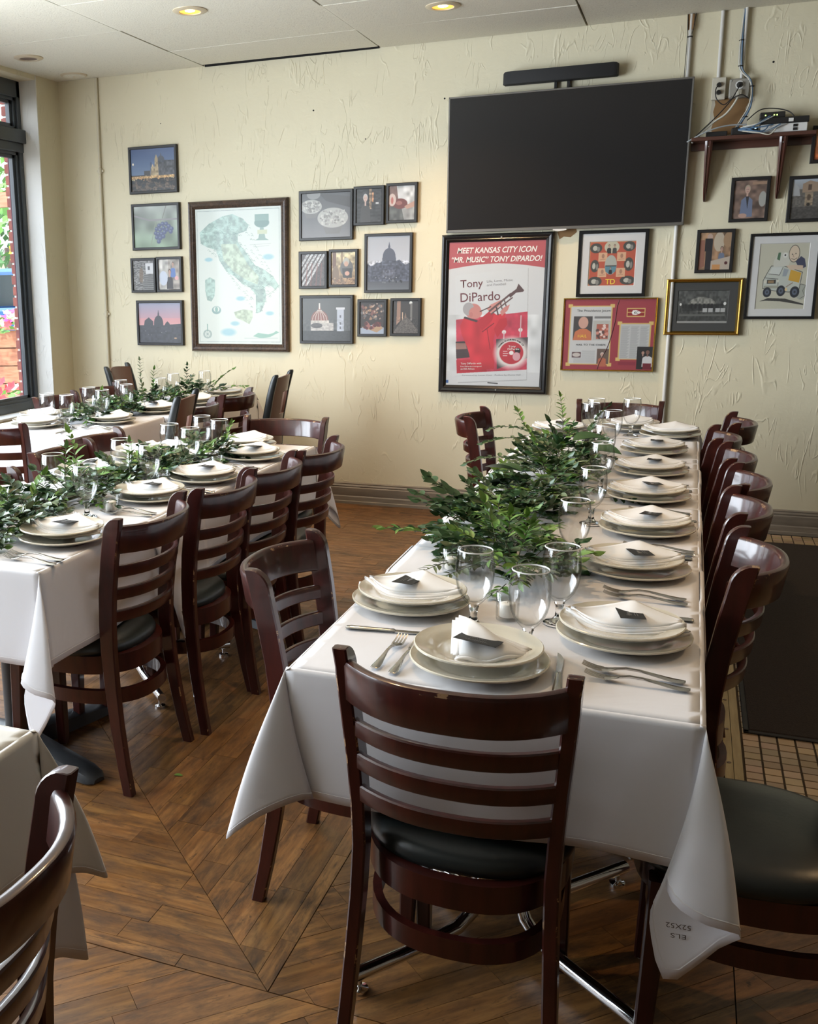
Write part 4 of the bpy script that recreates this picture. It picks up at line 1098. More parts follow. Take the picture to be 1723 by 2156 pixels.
def mk_napkin(variant):
    def f():
        b = MB(); L, D = (.134, .058) if variant != 2 else (.110, .068)
        for k in range(3):
            s = 1 - .07 * k; dy = .010 * k; dz = .0070 * k
            def fn(u, v, s=s, dy=dy, dz=dz, k=k):
                x = (-1 + 2 * u) * L * s; a = abs(-1 + 2 * u)
                front = -D * (1 - a ** 2.0) * s + .006 * math.sin(u * 9 + k); back = D * 1.05 * (1 - a ** 1.15)
                y = front + (back - front) * v + dy
                z = .004 + dz + .013 * a ** 2.2 + (.026 if k == 2 else .012) * max(0, 1 - abs(x - .012) / .105) * v + .006 * math.sin(u * 6 + k * 2) * math.sin(PI * v)
                if v < .12: z -= (.12 - v) * .035     # rolled edge of the fold
                return (x, y, z)
            b.grid(fn, 22, 10)
            def fold(u, v, fn=fn):
                p = fn(u, 0); q = fn(u, .05); a = PI * v
                return (p[0], p[1] - .0035 * math.sin(a) , p[2] - .0038 * (1 - math.cos(a)) * .9)
            b.grid(fold, 22, 4)
        me = b.mesh('napkin', 'napkin', smooth=0, fix=False); me.shade_smooth(); me.set_sharp_from_angle(angle=.45)
        o = link('napkin', me); sd = o.modifiers.new('thickness', 'SOLIDIFY'); sd.thickness = .0016; sd.offset = 0
        return tag(o, 'x', 'napkin')
    return f
def mk_tent_napkin():
    """napkin of the head setting: a pointed fold standing up at the back"""
    b = MB()
    for k in range(3):
        def fn(u, v, k=k):
            # triangle from the high back-left point to the broad lower right edge
            A = Vector((-.055, .075 - .006 * k, .050 - .004 * k)); B = Vector((-.030, -.075 + .004 * k, .012)); Cc = Vector((.105, -.012 + .012 * k, .016)); 
            base = B.lerp(Cc, u); p = A.lerp(base, v)
            p.z += .020 * math.sin(PI * u) * math.sin(PI * v) * (1 - .3 * k) + .004 * math.sin(u * 11 + k) * v
            p.y -= .018 * math.sin(PI * u) * v ** 2; p.x -= .006 * k * (1 - u); return tuple(p)
        b.grid(fn, 16, 14)
    def roll(u, v):
        B = Vector((-.030, -.075, .012)); Cc = Vector((.105, -.012, .016)); p = B.lerp(Cc, u); p.y -= .018 * math.sin(PI * u); a = PI * v
        return (p.x - .004 * math.sin(a) * .4, p.y - .004 * math.sin(a), p.z - .006 * (1 - math.cos(a)) / 2 + .004 * math.sin(u * 11))
    b.grid(roll, 16, 5)
    me = b.mesh('napkin', 'napkin', smooth=0, fix=False); me.shade_smooth()
    o = link('napkin', me); sd = o.modifiers.new('thickness', 'SOLIDIFY'); sd.thickness = .0018; sd.offset = 0
    return tag(o, 'x', 'napkin')
def mk_card():
    t = thing('menu_card', 'x', 'card')
    b = MB(); b.box(-.044, .044, -.026, .026, 0, .0005); kid(t, b.build('card', 'card_black', smooth=0))
    b = MB(); rr = random.Random(5); pts = []
    for i in range(26): a = i / 25; pts.append((-.020 + .036 * a, .004 + .006 * math.sin(i * 1.9) * (1.3 - a), .0008))
    b.tube(pts, .00030, 4)
    for i in range(9): b.box(-.018 + .0042 * i, -.0155 + .0042 * i, -.0075, -.0067, .0006, .0009)
    for i in range(11): b.box(-.022 + .0042 * i, -.0195 + .0042 * i, -.0125, -.0119, .0006, .0009)
    kid(t, b.build('silver_writing', 'silver_ink', smooth=0))
    return t
rs = random.Random(21)
def setting(x, y, face, where, napk=0, card=(0, .02, .052, 0.0), forks=True, knife=False, tilt=0.0):
    rz = face - PI / 2; Rm = Matrix.Rotation(rz, 3, 'Z')
    def at(dx, dy, z): v = Rm @ Vector((dx, dy, 0)); return (x + v.x, y + v.y, z)
    place('plate_a', mk_plate(.139, 'dinner_plate'), at(0, 0, TS), rz, 'larger ivory plate under another, ' + where, 'larger ivory plates')
    ox, oy = rs.uniform(-.006, .006), rs.uniform(.0, .010)
    place('plate_b', mk_plate(.1285, 'small_plate'), at(ox, oy, TS + .0245), rz, 'smaller ivory plate on top, ' + where, 'smaller ivory plates')
    zt = TS + .0265
    n = place('napkin%d' % napk, mk_napkin(napk) if napk < 3 else mk_tent_napkin, at(ox, oy + (.0 if napk == 3 else -.004), zt), (rs.uniform(-.16, .10) + (PI if face == W_ and rs.random() < .0 else 0)) if napk != 3 else rz, 'folded white napkin on the plate, ' + where, 'folded white napkins')
    if card:
        o = place('card', mk_card, at(card[0], card[1], zt + card[2]), rz + card[3], 'black card on the napkin, ' + where, 'black cards on the napkins')
        o.rotation_euler = (card[4] if len(card) > 4 else -.25, 0, rz + card[3])
        if len(card) > 4: o.rotation_euler = (card[4], card[5], rz + card[3])
    if forks:
        for i, fx_ in enumerate((-.205, -.250)):
            place('fork', mk_fork, at(fx_ + rs.uniform(-.004, .004), -.035 + rs.uniform(-.012, .012) + .0 * i, TS + .0005), rz + rs.uniform(-.10, .10), ('inner' if i == 0 else 'outer') + ' steel fork, ' + where, 'steel forks')
    if knife:
        place('knife', mk_knife, at(.180, -.03, TS + .0005), rz + knife, 'steel table knife, ' + where, 'steel knives')
W_ = PI; E_ = 0.0; N_ = PI / 2; S_ = -PI / 2
ctilt = (.0, .010, .034, .10)
setting(-.347, 1.985, N_, 'at the near end of the right-hand table', 3, None, False)
o = place('card', mk_card, (-.345, 1.958, TS + .0265 + .040), -.20, 'black card on the napkin at the near end of the right-hand table', 'black cards on the napkins'); o.rotation_euler = (-.10, .06, -.16)
place('fork', mk_fork, (-.536, 1.985, TS + .0005), -.06, 'outer steel fork left of the nearest plate', 'steel forks')
place('fork', mk_fork, (-.495, 1.970, TS + .0005), -.06, 'inner steel fork left of the nearest plate', 'steel forks')
place('knife', mk_knife, (-.192, 2.00, TS + .0005), .08, 'steel knife right of the nearest plate, behind the chair crest', 'steel knives')
setting(-.576, 2.325, E_, 'left corner of the right-hand table', 0, (-.012, -.008, .0345, -.15, .0, -.06), False)
place('knife', mk_knife, (-.560, 2.127, TS + .0005), -PI / 2 + .12, 'steel knife lying between the two nearest settings', 'steel knives')
RS = [(-.086, 2.245), (-.091, 2.80), (-.080, 3.275), (-.094, 3.775), (-.105, 4.275), (-.113, 4.79), (-.055, 5.30)]
nm = ['first', 'second', 'third', 'fourth', 'fifth', 'sixth', 'seventh']
for i, (x, y) in enumerate(RS):
    setting(x, y, W_, nm[i] + ' place, right side of the right-hand table', i % 2, (rs.uniform(-.01, .012), -.012, .0345, rs.uniform(-.3, .3), 0, .06) if i != 6 else None, forks=(i < 6), knife=.05 if i < 6 else False)
setting(-.57, 5.27, E_, 'far left place of the right-hand table', 1, (0, .01, .035, .1, .12, 0), False)
setting(-.235, 5.50, S_, 'wall end of the right-hand table', 2, None, False)
MS = [(-1.735, 2.59), (-1.765, 3.215), (-1.735, 3.60), (-1.745, 4.12)]
for i, (x, y) in enumerate(MS):
    setting(x, y, W_, nm[i] + ' place, right side of the middle table', i % 2, (rs.uniform(-.01, .01), -.012, .0345, rs.uniform(-.5, .1), 0, .06), knife=.05)
setting(-1.90, 4.42, S_, 'far end of the middle table', 2, None, False)
for i, (x, y) in enumerate([(-2.22, 2.98), (-2.24, 3.55), (-2.24, 4.00)]):
    setting(x, y, E_, nm[i] + ' place, left side of the middle table', 1 - i % 2, (0, .01, .036, .2, .12, 0), False)
setting(-3.30, 4.72, N_, 'near end of the back left table, stacked lowest', 0, None, False)
setting(-3.44, 4.98, E_, 'by the window at the back left table', 2, None, False)
setting(-2.975, 4.98, W_, 'first place, right side of back left table', 0, None, True)
setting(-2.955, 5.47, W_, 'second place, right side of back left table', 1, (0, .01, .036, .3, .12, 0), False)
setting(-2.90, 5.92, W_, 'third place, right side of back left table', 2, None, False)
setting(-2.90, 6.36, W_, 'last place, right side of back left table', 0, None, False)
setting(-3.40, 5.62, E_, 'middle left place of the back left table', 2, None, False)
place('knife', mk_knife, (-3.04, 4.62, TS + .0005), .0, 'steel knife at the near edge of the back left table', 'steel knives')
GL = [((-.405, 2.225), 'goblet left of the nearest candle, before the greenery'), ((-.268, 2.105), 'nearest goblet, behind the plate at the near end of the table'), ((-.228, 2.315), 'goblet right of the nearest candle, beside the first right-hand plates'),
      ((-.252, 2.83), 'goblet left of the second right-hand plates'), ((-.248, 3.34), 'goblet left of the third right-hand plates'), ((-.262, 3.87), 'goblet left of the fourth right-hand plates'), ((-.288, 4.34), 'goblet left of the fifth right-hand plates'),
      ((-.292, 4.82), 'goblet left of the sixth right-hand plates'), ((-.405, 5.07), 'nearer of two goblets before the far chair, left of the cluster'), ((-.397, 5.25), 'rearmost goblet before the left post of the far chair'), ((-.235, 5.30), 'goblet standing alone right of the far cluster'),
      ((-1.835, 2.885), 'nearest goblet on the middle table, before the greenery'), ((-2.065, 3.04), 'goblet behind the greenery, left of the nearest middle table goblet'), ((-2.01, 3.43), 'goblet behind the greenery in front of a chair crest, middle table'),
      ((-1.84, 3.345), 'goblet between first and second candles of the middle table'), ((-2.02, 3.86), 'goblet under the near solid panel chair, middle table'), ((-1.882, 3.78), 'goblet right of the solid panel chair, in front of the greenery'),
      ((-2.00, 4.14), 'rear goblet of the pair at the far end of the middle table'), ((-1.872, 4.05), 'right goblet of the pair at the far end of the middle table'),
      ((-3.255, 4.77), 'goblet nearest the window sill on the back left table'), ((-3.11, 4.745), 'goblet second from the window on the back left table'), ((-3.20, 5.12), 'goblet in front of the far left chair, back left table'),
      ((-3.05, 5.02), 'goblet amid the greenery above the second plates, back left table'), ((-3.24, 5.56), 'goblet before the corner panel chair, back left table'), ((-3.07, 5.33), 'goblet right of the corner panel chair, back left table'),
      ((-3.05, 5.72), 'pale goblet left of the rear greenery against the wall'), ((-3.12, 6.04), 'taller-looking pale goblet against the wall, back left table'), ((-2.99, 6.25), 'rightmost pale goblet above the rear greenery')]
for (x, y), lb in GL: place('goblet', mk_goblet, (x, y, TS), rs.uniform(0, 3), lb, 'stemmed water goblets')
for (x, y, w, lb) in [(-.342, 2.305, 0, 'candle in a glass holder beside the nearest goblets'), (-.545, 2.655, 0, 'candle in a glass holder left of the greenery on the right-hand table'), (-.325, 3.62, 1, 'candle holder in the greenery beside the fourth right-hand plates'),
                   (-1.80, 2.985, 1, 'squat candle holder with a marked candle, middle table'), (-1.79, 2.695, 1, 'low candle holder behind the first middle table plates'), (-1.83, 3.425, 0, 'candle holder behind the second middle table plates'),
                   (-1.77, 3.80, 0, 'candle holder behind the third middle table plates'), (-2.06, 2.83, 1, 'candle holder left of the middle greenery, by the window-side plate'), (-3.20, 4.84, 0, 'candle holder between the two window-side goblets'), (-3.00, 5.47, 0, 'candle holder behind the second back left plates'), (-2.95, 5.95, 0, 'candle holder behind the panel chair on the back left table')]:
    place('votive%d' % w, mk_votive(w), (x, y, TS), 0, lb, 'glass candle holders')

# ================================================================ GREENERY
def leaf_mesh(name, L, Wd, m, curl=.12, pts=5):
    b = MB(); vs = [(0, 0, 0)]; n = pts
    for i in range(1, n):
        t = i / n; w = Wd / 2 * math.sin(PI * t ** .80) ** .9; z = -curl * L * t * t
        vs += [(-w, L * t, z + w * .35), (0, L * t, z), (w, L * t, z + w * .35)]
    vs.append((0, L, -curl * L)); fs = [(0, 2, 1), (0, 3, 2)]
    for i in range(n - 2):
        a = 1 + 3 * i; fs += [(a, a + 1, a + 4, a + 3), (a + 1, a + 2, a + 5, a + 4)]
    a = 1 + 3 * (n - 2); e = len(vs) - 1; fs += [(a, a + 1, e), (a + 1, a + 2, e)]
    b.add(vs, fs); me = b.mesh(name, m, smooth=0, fix=False); me.shade_smooth(); return me
LM = {}
for k, m in (('d', 'leaf_dark'), ('b', 'leaf_bright'), ('o', 'leaf_olive')):
    LM[k] = [leaf_mesh('leaf', .040, .018, m), leaf_mesh('leaf', .033, .017, m, .2), leaf_mesh('leaf', .050, .013, m, .25) if k != 'd' else leaf_mesh('leaf', .046, .024, m, .15)]
def greenery(name, label, path, width, height, sprigs, seed, nobj, extra=(), dens=1.0):
    rr = random.Random(seed); root = thing(name, label, 'greenery', (0, 0, 0), 0, 'leafy table garlands')
    stems = MB(); rest = MB(); L = []   # leaf = (matrix, kind, idx)
    P = [Vector(p) for p in path]
    def at(t):
        f = t * (len(P) - 1); i = min(int(f), len(P) - 2); return P[i].lerp(P[i + 1], f - i)
    def sprig(p, d, ln, kind, sc, step=.017, droop=.5):
        pts = [Vector(p)]; d = Vector(d).normalized(); n = max(4, int(ln / step)); cur = Vector(p)
        for i in range(n):
            d = (d + Vector((rr.gauss(0, .05), rr.gauss(0, .05), -droop * .12 + rr.gauss(0, .03)))).normalized()
            cur = cur + d * step; 
            if cur.z < TS + .006: cur.z = TS + .006; d.z = abs(d.z) * .3
            pts.append(cur.copy())
            side = d.cross(Vector((0, 0, 1)));
            if side.length < .1: side = Vector((1, 0, 0))
            side.normalize()
            if i < 1: continue
            for s in (-1, 1):
                ld = (d * rr.uniform(.45, .9) + side * s * rr.uniform(.7, 1.0) + Vector((0, 0, rr.uniform(-.15, .45)))).normalized()
                up = (Vector((0, 0, 1)) + side * rr.uniform(-.6, .6) + d * rr.uniform(-.6, .3)); x = ld.cross(up).normalized(); z = x.cross(ld)
                s_ = sc * rr.uniform(.75, 1.2) * (1 - .35 * i / n)
                M = Matrix((x, ld, z)).transposed().to_4x4() @ Matrix.Scale(s_, 4); M.translation = cur
                tip_ = M @ Vector((0, .04, 0))
                if tip_.z < TS + .004: M.translation.z += TS + .004 - tip_.z
                L.append((M, kind, rr.randrange(3)))
        ld = d; x = ld.orthogonal().normalized(); z = x.cross(ld); M = Matrix((x, ld, z)).transposed().to_4x4() @ Matrix.Scale(sc * .8, 4); M.translation = cur; L.append((M, kind, 0))
        stems.tube(pts, [.0016 * (1 - .5 * i / len(pts)) for i in range(len(pts))], 4)
    for i in range(sprigs):
        t = rr.random(); p = at(t); a = rr.uniform(0, 2 * PI); r = width * rr.random() ** .6
        p = p + Vector((math.cos(a) * r, math.sin(a) * r, rr.uniform(.004, height * .75) * (1 - r / width * .55)))
        out = Vector((math.cos(a), math.sin(a) * 1.1, rr.choice((rr.uniform(0, .5), rr.uniform(.3, 1.5)))))
        u = rr.random(); kind = 'd' if u < .64 else ('b' if u < .86 else 'o')
        sprig(p, out, rr.uniform(.05, .12), kind, rr.uniform(.9, 1.35) * dens, .015)
    for e in extra: sprig(*e)
    # dark woody core
    core = [at(i / 24) + Vector((rr.gauss(0, .012), rr.gauss(0, .012), .012)) for i in range(25)]
    stems.tube(core, .006, 6)
    stems.build('stems', 'stem', root, smooth=60)['kind'] = 'stuff'
    # leaves nearest the camera are parts of their own
    idx = sorted(range(len(L)), key=lambda i: (L[i][0].translation - Vector((0, 0, H))).length - 1.2 * L[i][0].translation.z)
    objs = set(idx[:nobj])
    for i in idx[:nobj]:
        M, k, j = L[i]; o = bpy.data.objects.new('leaf', LM[k][j]); C.objects.link(o); o.parent = root; o.matrix_local = M
    for k in 'dbo':
        q = MB()
        for i in idx[nobj:]:
            if L[i][1] != k: continue
            me = LM[k][L[i][2]]; q.add([v.co for v in me.vertices], [tuple(p.vertices) for p in me.polygons], 0, L[i][0])
        if q.v: me = q.mesh('foliage', {'d': 'leaf_dark', 'b': 'leaf_bright', 'o': 'leaf_olive'}[k], smooth=0, fix=False); me.shade_smooth(); link('foliage', me, root)['kind'] = 'stuff'
    return root
z = TS
ex = [((-.58, 3.0, z + .06), (-.8, -.3, .5), .16, 'd', 1.4, .021, .3), ((-.60, 3.12, z + .07), (-.7, .1, .7), .15, 'd', 1.4, .021, .3), ((-.40, 2.62, z + .08), (.0, -.2, 1), .12, 'b', 1.35, .018, .3), ((-.36, 2.58, z + .08), (.25, -.3, .9), .12, 'b', 1.3, .018, .4), ((-.43, 2.66, z + .09), (-.3, .0, 1), .12, 'b', 1.3, .018, .3), ((-.42, 3.95, z + .10), (-.1, 0, 1), .15, 'd', 1.2, .018, .2), ((-.50, 4.1, z + .09), (-.5, 0, .8), .20, 'b', 1.1, .019, .3), ((-.60, 2.90, z + .03), (-.85, -.30, .22), .20, 'b', 1.25, .022, .2), ((-.62, 2.93, z + .03), (-1, -.25, .25), .15, 'd', 1.2, .022, .2), ((-.50, 2.72, z + .015), (-.6, -.85, .10), .20, 'o', 1.0, .015, .2), ((-.46, 2.70, z + .02), (-.55, -.8, .12), .19, 'o', 1.0, .015, .2), ((-.44, 2.76, z + .03), (-.8, -.5, .1), .17, 'o', 1.0, .015, .2),
      ((-.45, 4.15, z + .10), (-.75, .10, .35), .30, 'd', 1.0, .020, .5), ((-.47, 4.3, z + .10), (-.75, .35, .40), .32, 'd', 1.0, .020, .4), ((-.5, 3.9, z + .08), (-.85, .10, .32), .28, 'd', 1.0, .020, .5),
      ((-.38, 4.65, z + .07), (.2, .2, .9), .17, 'd', 1.1, .018, .3), ((-.48, 4.6, z + .08), (-.1, .1, .9), .18, 'b', 1.0, .018, .3), ((-.35, 2.58, z + .10), (.05, -.35, .9), .10, 'b', 1.1, .016, .3), ((-.33, 2.62, z + .08), (.1, -.6, .6), .12, 'b', 1.1, .016, .6),
      ((-.36, 2.55, z + .07), (.05, -.9, .25), .12, 'b', 1.1, .016, .9), ((-.40, 2.56, z + .09), (-.2, -.8, .4), .11, 'b', 1.1, .016, .9), ((-.30, 2.62, z + .07), (.7, -.4, .35), .11, 'd', 1.1, .016, .9), ((-.66, 3.15, z + .05), (-.7, .1, .5), .12, 'd', 1.2, .02, .4), ((-.68, 3.3, z + .05), (-.6, .4, .5), .12, 'd', 1.2, .02, .4), ((-.24, 3.72, z + .01), (.8, -.3, .1), .14, 'd', .9, .02, .2)]
g1_ = greenery('leafy_garland', 'thick leafy garland along the right-hand table, its sprigs overhanging the left edge', [(-.36, 2.62, z), (-.42, 2.82, z), (-.52, 3.05, z), (-.53, 3.30, z), (-.47, 3.60, z), (-.46, 3.95, z), (-.47, 4.3, z), (-.45, 4.65, z)], .120, .145, 400, 3, 285, ex)
big = leaf_mesh('leaf', .135, .105, 'leaf_dark', .12, 8)
for (p, rx, rz_) in (((-.50, 3.56, z + .115), .15, 1.35), ((-.51, 3.50, z + .095), -.1, 1.75), ((-.33, 4.05, z + .12), .1, -1.9), ((-.40, 4.2, z + .13), .2, -1.2), ((-.47, 3.45, z + .07), -.3, 2.3)):
    o = bpy.data.objects.new('broad_leaf', big); C.objects.link(o); o.parent = g1_; o.location = p; o.rotation_euler = (rx, .1, rz_)
ex2 = [((-1.97, 3.05, z + .08), (-.1, .1, .9), .19, 'b', 1.3, .02, .2), ((-1.99, 3.0, z + .08), (.2, -.1, .9), .15, 'b', 1.2, .02, .3), ((-1.93, 2.70, z + .07), (.2, .2, .8), .12, 'b', 1.2, .018, .3), ((-2.05, 2.66, z + .06), (-.3, .1, .95), .19, 'o', .8, .022, .3), ((-2.1, 2.5, z + .06), (-.2, .2, .9), .17, 'd', .8, .022, .3), ((-1.90, 3.0, z + .04), (.9, -.1, .1), .13, 'd', .9, .018, .5), ((-1.93, 3.35, z + .06), (.1, 0, .9), .14, 'b', 1.0, .018, .3), ((-1.85, 4.0, z + .05), (.3, 0, .8), .13, 'b', 1.1, .018, .4)]
greenery('leafy_garland', 'leafy garland along the middle table, running off the left edge', [(-2.0, 2.34, z), (-2.0, 2.60, z), (-2.03, 2.9, z), (-2.03, 3.2, z), (-2.0, 3.6, z), (-1.97, 3.9, z), (-1.92, 4.12, z)], .100, .105, 330, 9, 220, ex2)
ex3 = [((-3.12, 5.62, z + .10), (-.1, 0, .95), .20, 'o', .9, .02, .2), ((-3.08, 5.66, z + .08), (.2, 0, .9), .16, 'b', 1.0, .02, .2), ((-2.98, 6.33, z + .05), (.5, .1, .7), .20, 'b', 1.1, .02, .3), ((-2.95, 6.34, z + .03), (.9, .0, .35), .22, 'b', 1.1, .02, .3), ((-3.1, 6.2, z + .1), (0, 0, .9), .12, 'd', 1.0, .02, .2), ((-3.05, 5.0, z + .06), (0, 0, .9), .12, 'b', 1.0, .02, .2)]
greenery('leafy_garland', 'leafy garland along the back left table, below the pictures', [(-3.08, 4.90, z), (-3.13, 5.15, z), (-3.16, 5.45, z), (-3.11, 5.75, z), (-3.10, 6.05, z), (-3.03, 6.38, z)], .105, .13, 260, 14, 70, ex3)
o = link('fallen_leaf', leaf_mesh('leaf', .035, .016, 'leaf_bright')); o.location = (-1.42, 2.66, .002); o.rotation_euler = (0, 0, -1.2)
tag(o, 'single green leaf fallen on the wooden floor', 'leaf')
# ================================================================ PICTURES (prints painted into arrays by code)
class Cv:
    def __init__(s, w, h, bg=(0, 0, 0)):
        s.w, s.h = w, h; s.a = np.empty((h, w, 3)); s.a[:] = np.array(bg) / 255.
        s.Y, s.X = np.mgrid[0:h, 0:w]; s.X = (s.X + .5) / w; s.Y = (s.Y + .5) / h; s.asp = h / w
    def put(s, m, col, al=1.0):
        m = np.clip(m * al, 0, 1)[..., None]; s.a = s.a * (1 - m) + np.array(col) / 255. * m; return s
    def rect(s, x0, y0, x1, y1, col, al=1.0):
        e = 1.0 / s.w
        m = np.clip((s.X - x0) / e + .5, 0, 1) * np.clip((x1 - s.X) / e + .5, 0, 1) * np.clip((s.Y - y0) / e * s.asp + .5, 0, 1) * np.clip((y1 - s.Y) / e * s.asp + .5, 0, 1)
        return s.put(m, col, al)
    def ell(s, cx, cy, rx, ry, col, al=1.0, soft=0.0):
        d = np.sqrt(((s.X - cx) / rx) ** 2 + ((s.Y - cy) / ry) ** 2); e = max(soft, 1.2 / (s.w * min(rx, ry)))
        return s.put(np.clip((1 - d) / e + .5, 0, 1), col, al)
    def poly(s, pts, col, al=1.0):
        m = np.zeros((s.h, s.w)); 
        for ox, oy in ((-.25, -.25), (.25, -.25), (-.25, .25), (.25, .25)):
            X = s.X + ox / s.w; Y = s.Y + oy / s.h; c = np.zeros((s.h, s.w), bool); n = len(pts)
            for i in range(n):
                x1, y1 = pts[i]; x2, y2 = pts[(i + 1) % n]
                if y1 == y2: continue
                c ^= ((y1 > Y) != (y2 > Y)) & (X < (x2 - x1) * (Y - y1) / (y2 - y1) + x1)
            m += c * .25
        return s.put(m, col, al)
    def line(s, pts, wd, col, al=1.0):
        for (x1, y1), (x2, y2) in zip(pts, pts[1:]):
            y1_, y2_ = y1 * s.asp, y2 * s.asp; dx, dy = x2 - x1, y2_ - y1_; L = dx * dx + dy * dy + 1e-12
            t = np.clip(((s.X - x1) * dx + (s.Y * s.asp - y1_) * dy) / L, 0, 1)
            d = np.hypot(s.X - x1 - t * dx, s.Y * s.asp - y1_ - t * dy)
            s.put(np.clip((wd / 2 - d) * s.w + .5, 0, 1), col, al)
        return s
    def grad(s, c0, c1, y0=0., y1=1., hor=False):
        t = np.clip(((s.X if hor else s.Y) - y0) / (y1 - y0), 0, 1)[..., None]
        m = (((s.X if hor else s.Y) >= y0 - 1e-6) & ((s.X if hor else s.Y) <= y1 + 1e-6))[..., None]
        s.a = np.where(m, np.array(c0) / 255. * (1 - t) + np.array(c1) / 255. * t, s.a); return s
    def noise(s, seed, sx, sy, amp, y0=0., y1=1., x0=0., x1=1., only=None):
        r = np.random.RandomState(seed); g = r.rand(int(sy) + 2, int(sx) + 2)
        fx, fy = s.X * sx, s.Y * sy; ix, iy = fx.astype(int), fy.astype(int); u, v = fx - ix, fy - iy; u = u * u * (3 - 2 * u); v = v * v * (3 - 2 * v)
        n = (g[iy, ix] * (1 - u) + g[iy, ix + 1] * u) * (1 - v) + (g[iy + 1, ix] * (1 - u) + g[iy + 1, ix + 1] * u) * v
        m = ((s.Y >= y0) & (s.Y <= y1) & (s.X >= x0) & (s.X <= x1))[..., None]
        if only: m = m & (np.min([np.abs(s.a - np.array(q) / 255.).sum(-1) for q in only], 0) < .14)[..., None]
        s.a = np.where(m, np.clip(s.a * (1 + amp * (n[..., None] * 2 - 1)), 0, 1), s.a); return s
    def dots(s, seed, n, x0, y0, x1, y1, r0, r1, cols, al=1.0):
        r = random.Random(seed)
        for _ in range(n): q = r.uniform(r0, r1); s.ell(r.uniform(x0, x1), r.uniform(y0, y1), q, q / s.asp, r.choice(cols), al)
        return s
    def person(s, x, y, k, shirt, skin=(196, 150, 128), hair=(60, 45, 38)):
        s.poly([(x - .17 * k, y + .62 * k), (x - .15 * k, y + .24 * k), (x - .06 * k, y + .17 * k), (x + .06 * k, y + .17 * k), (x + .15 * k, y + .24 * k), (x + .17 * k, y + .62 * k)], shirt)
        s.rect(x - .025 * k, y + .08 * k, x + .025 * k, y + .19 * k, skin); s.ell(x, y - .012 * k, .076 * k, .095 * k, hair); s.ell(x, y + .01 * k, .062 * k, .085 * k, skin)
        s.ell(x - .022 * k, y, .007 * k, .006 * k, (50, 35, 30)); s.ell(x + .022 * k, y, .007 * k, .006 * k, (50, 35, 30)); s.line([(x - .02 * k, y + .05 * k), (x + .02 * k, y + .05 * k)], .008 * k, (150, 80, 75)); return s
    def tex(s, name):
        im = bpy.data.images.new(name, s.w, s.h); px = np.ones((s.h, s.w, 4), dtype=np.float32); g_ = s.a.mean(-1, keepdims=True); px[..., :3] = np.clip((s.a * .84 + g_ * .16)[::-1] * .84 + .075, 0, 1)  # pixels greyed and lifted: haze of the glass put into the print colours
        im.pixels.foreach_set(px.ravel()); im.update(); im.pack()
        m = mat(name, (.5, .5, .5), .42, coat=.12); t = nd(m, 'ShaderNodeTexImage'); t.image = im; t.extension = 'EXTEND'; lk(m, t.outputs[0], bsdf(m).inputs['Base Color']); return name
def quad(name, x0, x1, z0, z1, y, matn, parent):
    me = bpy.data.meshes.new(name); me.from_pydata([(x0, y, z0), (x1, y, z0), (x1, y, z1), (x0, y, z1), (x0, y + .002, z0), (x1, y + .002, z0), (x1, y + .002, z1), (x0, y + .002, z1)], [], [(0, 1, 2, 3), (7, 6, 5, 4), (0, 4, 5, 1), (1, 5, 6, 2), (2, 6, 7, 3), (3, 7, 4, 0)])
    me.materials.append(MATS[matn]); ul = me.uv_layers.new(name='UVMap'); uv = [(0, 0), (1, 0), (1, 1), (0, 1)] + [(0, 0)] * 20
    ul.data.foreach_set('uv', np.array(uv, dtype=np.float32).ravel()); return link(name, me, parent)
def framed(x0, x1, z0, z1, label, cv, w=.0185, matn='frame_black', front=6.722, mat_w=0.0, matm='mat_white', name='picture_frame', prof='flat', cat='picture', group=None, lip=None):
    t = thing(name, label, cat, ((x0 + x1) / 2, WALL_Y, z0), 0, group); cx = (x0 + x1) / 2
    X0, X1, Z1 = x0 - cx, x1 - cx, z1 - z0; yf = front - WALL_Y
    sec = [(0, 0), (0, yf + .003), (.003, yf), (w - .002, yf), (w, yf + .003), (w, -.004)] if prof == 'flat' else [(0, 0), (0, yf + .014), (w * .10, yf + .004), (w * .32, yf), (w * .60, yf + .006), (w * .68, yf + .004), (w * .92, yf + .014), (w, yf + .018), (w, -.004)]
    rings = []
    for sx, sz, bx, bz in ((1, 1, X0, 0), (-1, 1, X1, 0), (-1, -1, X1, Z1), (1, -1, X0, Z1)): rings.append([(bx + sx * a, y, bz + sz * a) for a, y in sec])
    b = MB(); b.rings(rings, closed=False, loop=True); b.build('frame', matn, t, smooth=25 if prof != 'flat' else 0)
    yp = yf + (.008 if prof == 'flat' else .020); i = w - .001
    if mat_w:
        b = MB(); q = i + mat_w; rg = []
        for e, yy in ((i, yp), (q, yp), (q + .003, yp + .003)): rg.append([(X0 + e, yy, e), (X1 - e, yy, e), (X1 - e, yy, Z1 - e), (X0 + e, yy, Z1 - e)])
        b.rings(rg, cap=False); b.build('mat_board', matm, t, smooth=0)
        i = q + .001; yp += .003
    if cv is not None: quad('print', X0 + i, X1 - i, i, Z1 - i, yp, cv if isinstance(cv, str) else cv.tex('print_' + label[:24].replace(' ', '_')), t)
    return t, (X0 + i, X1 - i, i, Z1 - i, yp)
BF = 'black frame with a photo of '
def dome(c, cx, by, w, h, col):
    P = [(cx - w / 2, by)]
    for i in range(13): a = PI - PI * i / 12; P.append((cx + math.cos(a) * w / 2, by - h * .25 - math.sin(a) * h * .48))
    P.append((cx + w / 2, by)); c.poly(P, col); c.rect(cx - w * .075, by - h * .86, cx + w * .075, by - h * .68, col); c.poly([(cx - w * .06, by - h * .85), (cx, by - h * 1.08), (cx + w * .06, by - h * .85)], col); return c
